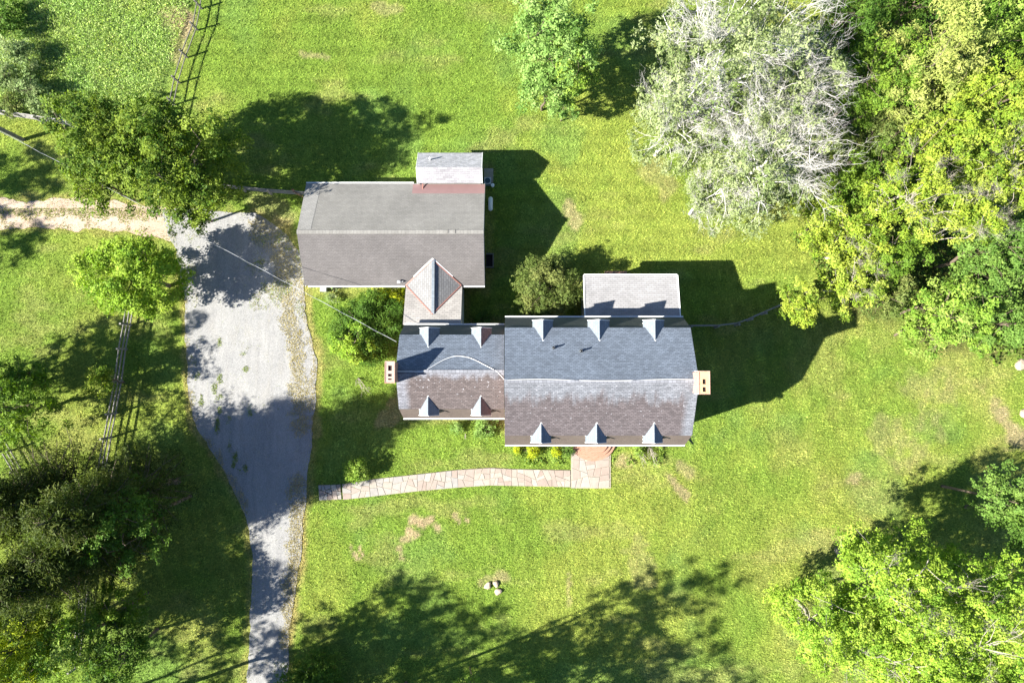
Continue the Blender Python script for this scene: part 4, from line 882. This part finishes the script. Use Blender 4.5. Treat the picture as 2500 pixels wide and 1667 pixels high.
tree(275, 352, 118, 6.3, 'broad oak with yellow green leaves, twin crown beside the pale board fence', 'oak', dens=2.1, lob=.3, leaf=.16)
tree(442, 382, 138, 6.8, 'broad darker oak nearer the barn, casting the large round lawn shadow', 'oak', dens=2.1, lob=.3, leaf=.16)
tree(450, 505, 72, 4.4, 'low oak crown hanging over the track junction', 'oak', leaf=.17)
tree(250, 450, 75, 4.6, 'small oak crown overhanging the track beside the utility pole', 'oak', leaf=.17)
tree(338, 678, 112, 4.3, 'round bright green maple alone on the lawn corner between track and drive', 'lime', hh=.75, dens=2.2, lob=.14, leaf=.15, clump=.15)
tree(247, 932, 42, 2.9, 'little yellow green sapling leaning on the paddock fence', 'yellow', leaf=.14, dens=1.4, lob=.4, clump=.22)
tree(18, 1000, 105, 4.8, 'green tree at the frame edge beside the paddock lawn', 'mid', dens=1.0)
tree(30, 930, 60, 3.6, 'darker green small tree touching the purple shrub', 'dark')
shrub(84, 925, 24, 1.2, 'dark purple leaved shrub in the shade of the edge tree', 'purple')
conifer(60, 1225, 165, 8.5, 'brownish olive pine farthest from the drive, touching the frame edge')
conifer(225, 1240, 150, 10.5, 'tall brownish pine over the paddock fence')
conifer(185, 1330, 120, 9.0, 'brownish pine crowded between the other pines')
tree(60, 1470, 80, 5.5, 'olive tree filling the gap below the pines at the frame edge', 'olive')
conifer(95, 1400, 150, 9.5, 'brownish pine below the other two pines')
tree(300, 1270, 105, 9.0, 'dark green tree nearest the drive in the pine group', 'dark', dens=1.0)
tree(40, 1590, 100, 6.0, 'brilliant yellow green tree in the corner of the frame below the pines', 'gold', dens=1.2)
tree(170, 1580, 95, 5.4, 'fresh green tree between the golden corner tree and the darker tree', 'bright', dens=1.1)
tree(290, 1600, 80, 5.0, 'dark green shaded tree standing nearest the narrow drive at the frame bottom', 'dark')
tree(285, 1490, 60, 4.0, 'small dark tree in shade just above the darker tree at the frame bottom', 'mid')
shrub(765, 1688, 88, 1.6, 'rounded dark green yew at the bottom edge right of the drive', 'dark', leaf=.12, lob=.06, dens=1.3)
tree(1140, 1672, 34, 3.0, 'tip of a sparse light green sapling at the bottom edge', 'bright', leaf=.13, dens=.5)
tree(1345, 95, 118, 7.0, 'pale green walnut at the top edge between lawn and silvery tree', 'pale', dens=1.15, lob=.35, leaf=.18)
tree(1400, 165, 75, 5.4, 'bright lower limb tree beside the dark gap at the top edge', 'bright', leaf=.17)
tree(1330, 205, 70, 4.6, 'pale green drooping tree below the walnut', 'pale', leaf=.16)
tree(1376, 262, 38, 2.6, 'small pale green tree hanging lowest over the upper lawn', 'pale', leaf=.14)
tree(1760, 150, 205, 9.2, 'huge silvery tree full of bare white twigs, upper crown', 'silver', dens=.72, lob=.35, bark='bark_white', twigs=36, leaf=.16, elong=(1.05, .95))
tree(1905, 225, 132, 8.4, 'silvery half bare tree against the dark wood', 'silver', dens=.72, bark='bark_white', twigs=54, leaf=.16)
tree(1650, 300, 115, 6.6, 'silvery sparse tree nearest the barn shadow', 'silver', dens=.72, bark='bark_white', twigs=54, leaf=.15)
tree(1845, 410, 155, 6.8, 'low silvery tree whose white twigs reach over the lawn behind the rear room', 'silver', dens=.72, bark='bark_white', twigs=48, leaf=.15)
tree(1720, 490, 85, 3.8, 'lowest silvery branches hanging above the lawn', 'silver', dens=.35, bark='bark_white', twigs=30, leaf=.13)
tree(2060, 60, 110, 7.0, 'dark green tree at the top edge behind the silvery tree', 'dark')
tree(2150, 200, 105, 8.0, 'dark green tree right of the silvery crown', 'mid', dens=1.1)
tree(2265, 150, 118, 10.0, 'feathery yellow green locust tree near the top edge', 'feather', leaf=.24, aspect=.28, dens=1.1, clump=.14)
tree(2230, 10, 90, 6.5, 'deep green tree at the top edge above the feathery locust', 'dark')
tree(2430, 90, 115, 8.6, 'fresh green tree in the top corner of the wood', 'bright')
tree(2390, -20, 90, 6.5, 'dark shaded tree at the top edge near the corner', 'dark')
tree(2430, 260, 115, 10.2, 'yellow green tree at the frame edge below the corner tree', 'yellow', dens=1.2)
tree(2320, 340, 95, 10.0, 'bright yellow green tree in the middle of the wood', 'yellow', dens=1.2)
tree(2170, 340, 80, 6.2, 'olive tree in a shaded dip between silvery and yellow crowns', 'olive')
tree(2110, 440, 85, 5.4, 'mid green tree at the edge of the silvery crown', 'mid')
tree(2450, 420, 105, 9.0, 'yellow tree with bare branches at the frame edge', 'yellow', twigs=14, bark='bark_pale')
tree(2220, 480, 105, 8.2, 'yellow green tree with long dead branches over the thicket', 'yellow', dens=.85, twigs=12, bark='bark_pale')
tree(2350, 530, 90, 8.0, 'half dead tree with brown twigs beside the blue green tree', 'yellow', dens=.7, twigs=14, bark='bark_pale')
tree(2010, 545, 78, 3.6, 'bright thicket tree at the lawn edge, farthest left of the wood', 'yellow', leaf=.15)
tree(2090, 600, 80, 4.2, 'yellow green thicket tree with reddish dead leaves nearby', 'yellow', leaf=.16, twigs=8, bark='bark_pale')
tree(2075, 690, 72, 3.4, 'lowest yellow green thicket tree above the little lawn tree', 'yellow', leaf=.15, twigs=6, bark='bark_pale')
tree(2180, 620, 70, 5.0, 'grey green tree beside the dark hollow of the wood', 'mid')
tree(2160, 715, 62, 3.2, 'green understorey tree beside the feather leaved sumac', 'olive', leaf=.15)
tree(2450, 610, 105, 6.2, 'blue green tree at the frame edge under the half dead tree', 'blue', leaf=.17, dens=1.15)
tree(2390, 700, 75, 4.6, 'blue green tree directly beside the sumac', 'blue', leaf=.16)
tree(2325, 745, 72, 5.2, 'bright feather leaved sumac standing tallest at the lawn edge', 'bright', leaf=.26, aspect=.35, dens=1.1)
tree(2270, 810, 60, 3.4, 'bright low sumac nearest the open lawn', 'bright', leaf=.24, aspect=.35)
tree(2465, 790, 70, 3.6, 'blue green shrub tree above the white boulder', 'blue', leaf=.16)
tree(2390, 815, 45, 2.0, 'low green bush between sumac and boulder', 'bright', leaf=.14)
tree(1956, 740, 56, 3.2, 'small bright maple growing over the yard fence alone', 'yellow', dens=1.2, lob=.5, leaf=.15, elong=(1.15, .85))
tree(2030, 1525, 115, 5.6, 'bright yellow green tree, left crown of the corner group', 'lime', dens=1.5, twigs=5, bark='bark_pale', lob=.4)
tree(2190, 1420, 130, 7.4, 'bright yellow green tree reaching highest in the lower right group', 'lime', dens=1.5, twigs=7, bark='bark_pale', lob=.4)
tree(2215, 1610, 130, 6.6, 'bright tree in the bottom middle of the lower right group', 'lime', dens=1.5, twigs=6, bark='bark_pale')
tree(2400, 1500, 135, 7.6, 'bright tree with grey dead twigs at the right frame edge', 'lime', dens=1.5, twigs=12, bark='bark_pale', lob=.4)
tree(2420, 1690, 110, 6.4, 'bright tree in the lowest right corner', 'lime', dens=1.5, twigs=6, bark='bark_pale')
tree(2455, 1225, 80, 5.6, 'dark blue green tree at the frame edge above the corner group', 'blue', leaf=.17)
tree(2580, 1300, 110, 7.5, 'dark tree just outside the frame beyond the blue green tree', 'dark')
for px, py, r, pal, lb in ((10, 40, 48, 'dark', 'dark green thicket shrub in the top corner of the meadow'), (48, 130, 42, 'greygreen', 'grey green shrub below the dark corner thicket'), (14, 190, 40, 'greygreen', 'grey green shrub touching the frame edge in the meadow'),
                           (72, 215, 38, 'greygreen', 'grey green shrub with brown stems just above the board fence'), (30, 250, 30, 'olive', 'small yellowish shrub squeezed against the board fence'), (105, 262, 30, 'greygreen', 'low grey shrub by the board fence end')):
    shrub(px, py, r, 1.2, lb, pal, leaf=.14)
# shrubs round the house
shrub(1338, 700, 84, 2.2, 'large rounded olive bush between barn and rear room', 'olive', leaf=.11, lob=.1, dens=1.9, clump=.2)
shrub(953, 730, 44, 1.2, 'golden yellow forsythia bush against the link building', 'gold', leaf=.11)
shrub(893, 800, 90, 1.8, 'dark green spiky yew bush beside the golden bush', 'dark', leaf=.2, aspect=.24, lob=.12, dens=2.2, clump=.22)
shrub(866, 840, 50, 2.9, 'light green magnolia bush in front of the wing chimney', 'lime', leaf=.13, lob=.15, dens=1.5, clump=.22)
shrub(935, 830, 28, .8, 'small dark bush against the wing gable', 'mid')
shrub(868, 1150, 30, .9, 'bright round shrub alone above the flagstone path', 'bright', dens=1.5, lob=.1)
shrub(1115, 1045, 16, .5, 'small rose bush left in the bed under the wing eave', 'pale', leaf=.09)
shrub(1185, 1042, 27, .6, 'pale green rose bush at the inner corner of wing and house', 'pale', leaf=.1)
shrub(1300, 1100, 17, .5, 'golden dwarf conifer under the first front dormer', 'gold', leaf=.07, lob=.04)
shrub(1361, 1100, 13, .45, 'smaller golden dwarf conifer beside the brick stoop', 'gold', leaf=.07, lob=.04)
shrub(1262, 1094, 11, .35, 'little yellow green bush at the house corner bed', 'gold', leaf=.07)
shrub(1385, 1098, 16, .45, 'dark leafy plant against the brick stoop', 'blue', leaf=.1)
shrub(1560, 1096, 15, .4, 'low green plant under the third front dormer', 'bright', leaf=.09)
shrub(1180, 775, 22, .6, 'green plant in the shaded corner behind the link building', 'blue', leaf=.14)
shrub(812, 722, 20, .4, 'dry brownish low shrub beside the utility box', 'greygreen', leaf=.12, dens=.5)
def bare_shrub(px, py, px2, py2, h, label, n=9, mat='bark_pale'):
    a = G(px, py); b = G(px2, py2); root = empty('dead_shrub', a); tag(root, label, 'dead shrub'); dirv = np.array([b[0] - a[0], b[1] - a[1], 0]); segs = []
    L = np.linalg.norm(dirv)
    for k in range(n):
        e_ = dirv * rng.uniform(.5, 1.1) + rng.normal(size=3) * L * .22; e_[2] = rng.uniform(.3, 1) * h; s_ = bend((0, 0, 0), e_, .022, .009, .15, 5); segs.append(s_)
        for _ in range(3): p = s_[0][rng.integers(2, 5)]; segs.append(bend(p, p + e_ * .3 + rng.normal(size=3) * L * .1, .010, .004, .2, 3))
    V, F = branch_arr(segs, 4); link('stems', arr_mesh('stems', V, F, M[mat]), root)
bare_shrub(874, 922, 900, 955, .7, 'bare pale branched dead shrub on the lawn beside the wing chimney', 7, 'bark_pale')
bare_shrub(1556, 1090, 1568, 1122, .5, 'bare brown vine stems under the eave, nearer the stoop', 7)
bare_shrub(1585, 1090, 1596, 1120, .6, 'bare brown vine stems under the eave, farther from the stoop', 8)
bare_shrub(1136, 1058, 1138, 1072, .4, 'thin dead stem between the two rose bushes', 3)
# trees beyond the frame whose shadows fall into it
def off(px, py, rpx, zc, pal, label, dens=.72):
    q = G(px, py); x0, y0 = q[0] - SX * zc, q[1] - SY * zc
    tree(0, 0, 0, zc, label, pal, xy=(x0, y0), R=rpx * CAMH / FPX, dens=dens * (.6 if pal == 'pine' else 1), leaf=.26, hh=.75, lob=.4)
for i, (px, py, r, zc) in enumerate(((890, 1520, 100, 12), (1030, 1540, 85, 12.5), (1170, 1650, 95, 12), (1360, 1600, 88, 11.5), (1480, 1590, 100, 12), (1610, 1460, 75, 15), (790, 1620, 95, 12), (960, 1690, 130, 13), (700, 1720, 60, 10), (1560, 1680, 110, 12))):
    off(px, py, r, zc, 'dark', ['tall shade tree beyond the bottom edge opposite the drive', 'second tall shade tree beyond the bottom edge', 'third tall shade tree beyond the bottom edge', 'fourth tall shade tree beyond the bottom edge', 'fifth tall shade tree beyond the bottom edge', 'tallest shade tree beyond the bottom edge', 'shade tree beyond the bottom edge beside the drive mouth', 'widest shade tree beyond the bottom edge', 'slim shade tree beyond the bottom edge at the drive', 'last shade tree beyond the bottom edge'][i])
off(60, 410, 75, 11, 'dark', 'shade tree beyond the frame edge beside the track, upper'); off(10, 600, 60, 11, 'dark', 'shade tree beyond the frame edge below the track'); off(30, 470, 60, 11, 'dark', 'shade tree beyond the frame edge at the track')
off(190, 880, 90, 9.5, 'dark', 'shade tree beyond the frame edge by the paddock'); off(400, 880, 0.1 + 60, 6.2, 'dark', 'shade tree by the paddock') if False else None
off(560, 1090, 80, 14, 'pine', 'tall pine beyond the frame edge shading the drive') ; 
off(400, 1290, 105, 12, 'pine', 'broad pine beyond the frame edge'); off(390, 1480, 115, 12, 'pine', 'lower pine beyond the frame edge'); 
off(520, 1610, 95, 11, 'pine', 'low pine beyond the frame edge level with the drive mouth'); off(470, 1420, 90, 12, 'pine', 'middle pine beyond the frame edge'); off(400, 1140, 110, 13, 'pine', 'dense pine beyond the frame edge level with the drive bend'); off(360, 1350, 120, 12, 'pine', 'wide pine beyond the frame edge behind the brown pines');  off(330, 830, 70, 9, 'dark', 'shade tree beyond the frame edge behind the paddock sapling')

# ------------------------------------------------------------------ tall weeds and understorey (nobody could count them)
n = 90000; x = rng.uniform(-43, -23, n); y = rng.uniform(14, 34, n); k = poly_sd(x, y, MEADOW) > .1; x, y = x[k], y[k]; n = len(x)
cl = fbm(x, y, 1.1, 201, 3); cc = np.stack([x, y, .10 + .3 * cl * rng.random(n)], 1)
V, F, c_ = leaves(cc, 1, np.full(n, .15), .15, PAL['greygreen'] + PAL['pale'] + PAL['mid'], .3, .5)
hue = fbm(x, y, 2.2, 205, 3); g = np.repeat(hue, 3)[:, None]; c_ = 1.6 * np.array([[1.05, .98, 1.1]]) * c_ * (np.array([[.9, 1.0, .9]]) * (1 - g) * 1.5 + np.array([[1.25, 1.0, .9]]) * g * 1.2) * .85
tag(link('meadow_weeds', arr_mesh('meadow_weeds', V, F, M['leaf'], c_)), 'rough grey green weeds filling the meadow in the top corner', kind='stuff')
n = 30000; x = rng.uniform(18, 44, n); y = rng.uniform(-4, 34, n); k = poly_sd(x, y, WOODS) + (fbm(x, y, 2, 211) - .5) * 3 > 0; x, y = x[k], y[k]; n = len(x)
cc = np.stack([x, y, gz(x) + .1 + 1.2 * fbm(x, y, 2, 215) ** 2 * rng.random(n)], 1)
V, F, c_ = leaves(cc, 2, np.full(n, .2), .24, PAL['mid'] + PAL['dark'] + PAL['olive'], .6, .7)
tag(link('undergrowth', arr_mesh('undergrowth', V, F, M['leaf'], c_)), 'low leafy undergrowth on the floor of the wood', kind='stuff')
n = 5000; x = rng.uniform(.2, 11.4, n); y = rng.uniform(-6.6, -4.6, n); k = (fbm(x, y, .6, 221) > .5) & ~((x > 4.2) & (x < 7.6)); x, y = x[k], y[k]; n = len(x)
cc = np.stack([x, y, .05 + .25 * rng.random(n)], 1); V, F, c_ = leaves(cc, 2, np.full(n, .08), .12, PAL['yellow'] + PAL['bright'] + PAL['pale'], .5, .7)
tag(link('flower_bed_plants', arr_mesh('flower_bed_plants', V, F, M['leaf'], c_)), 'low mixed plants in the bed along the front eave', kind='stuff')
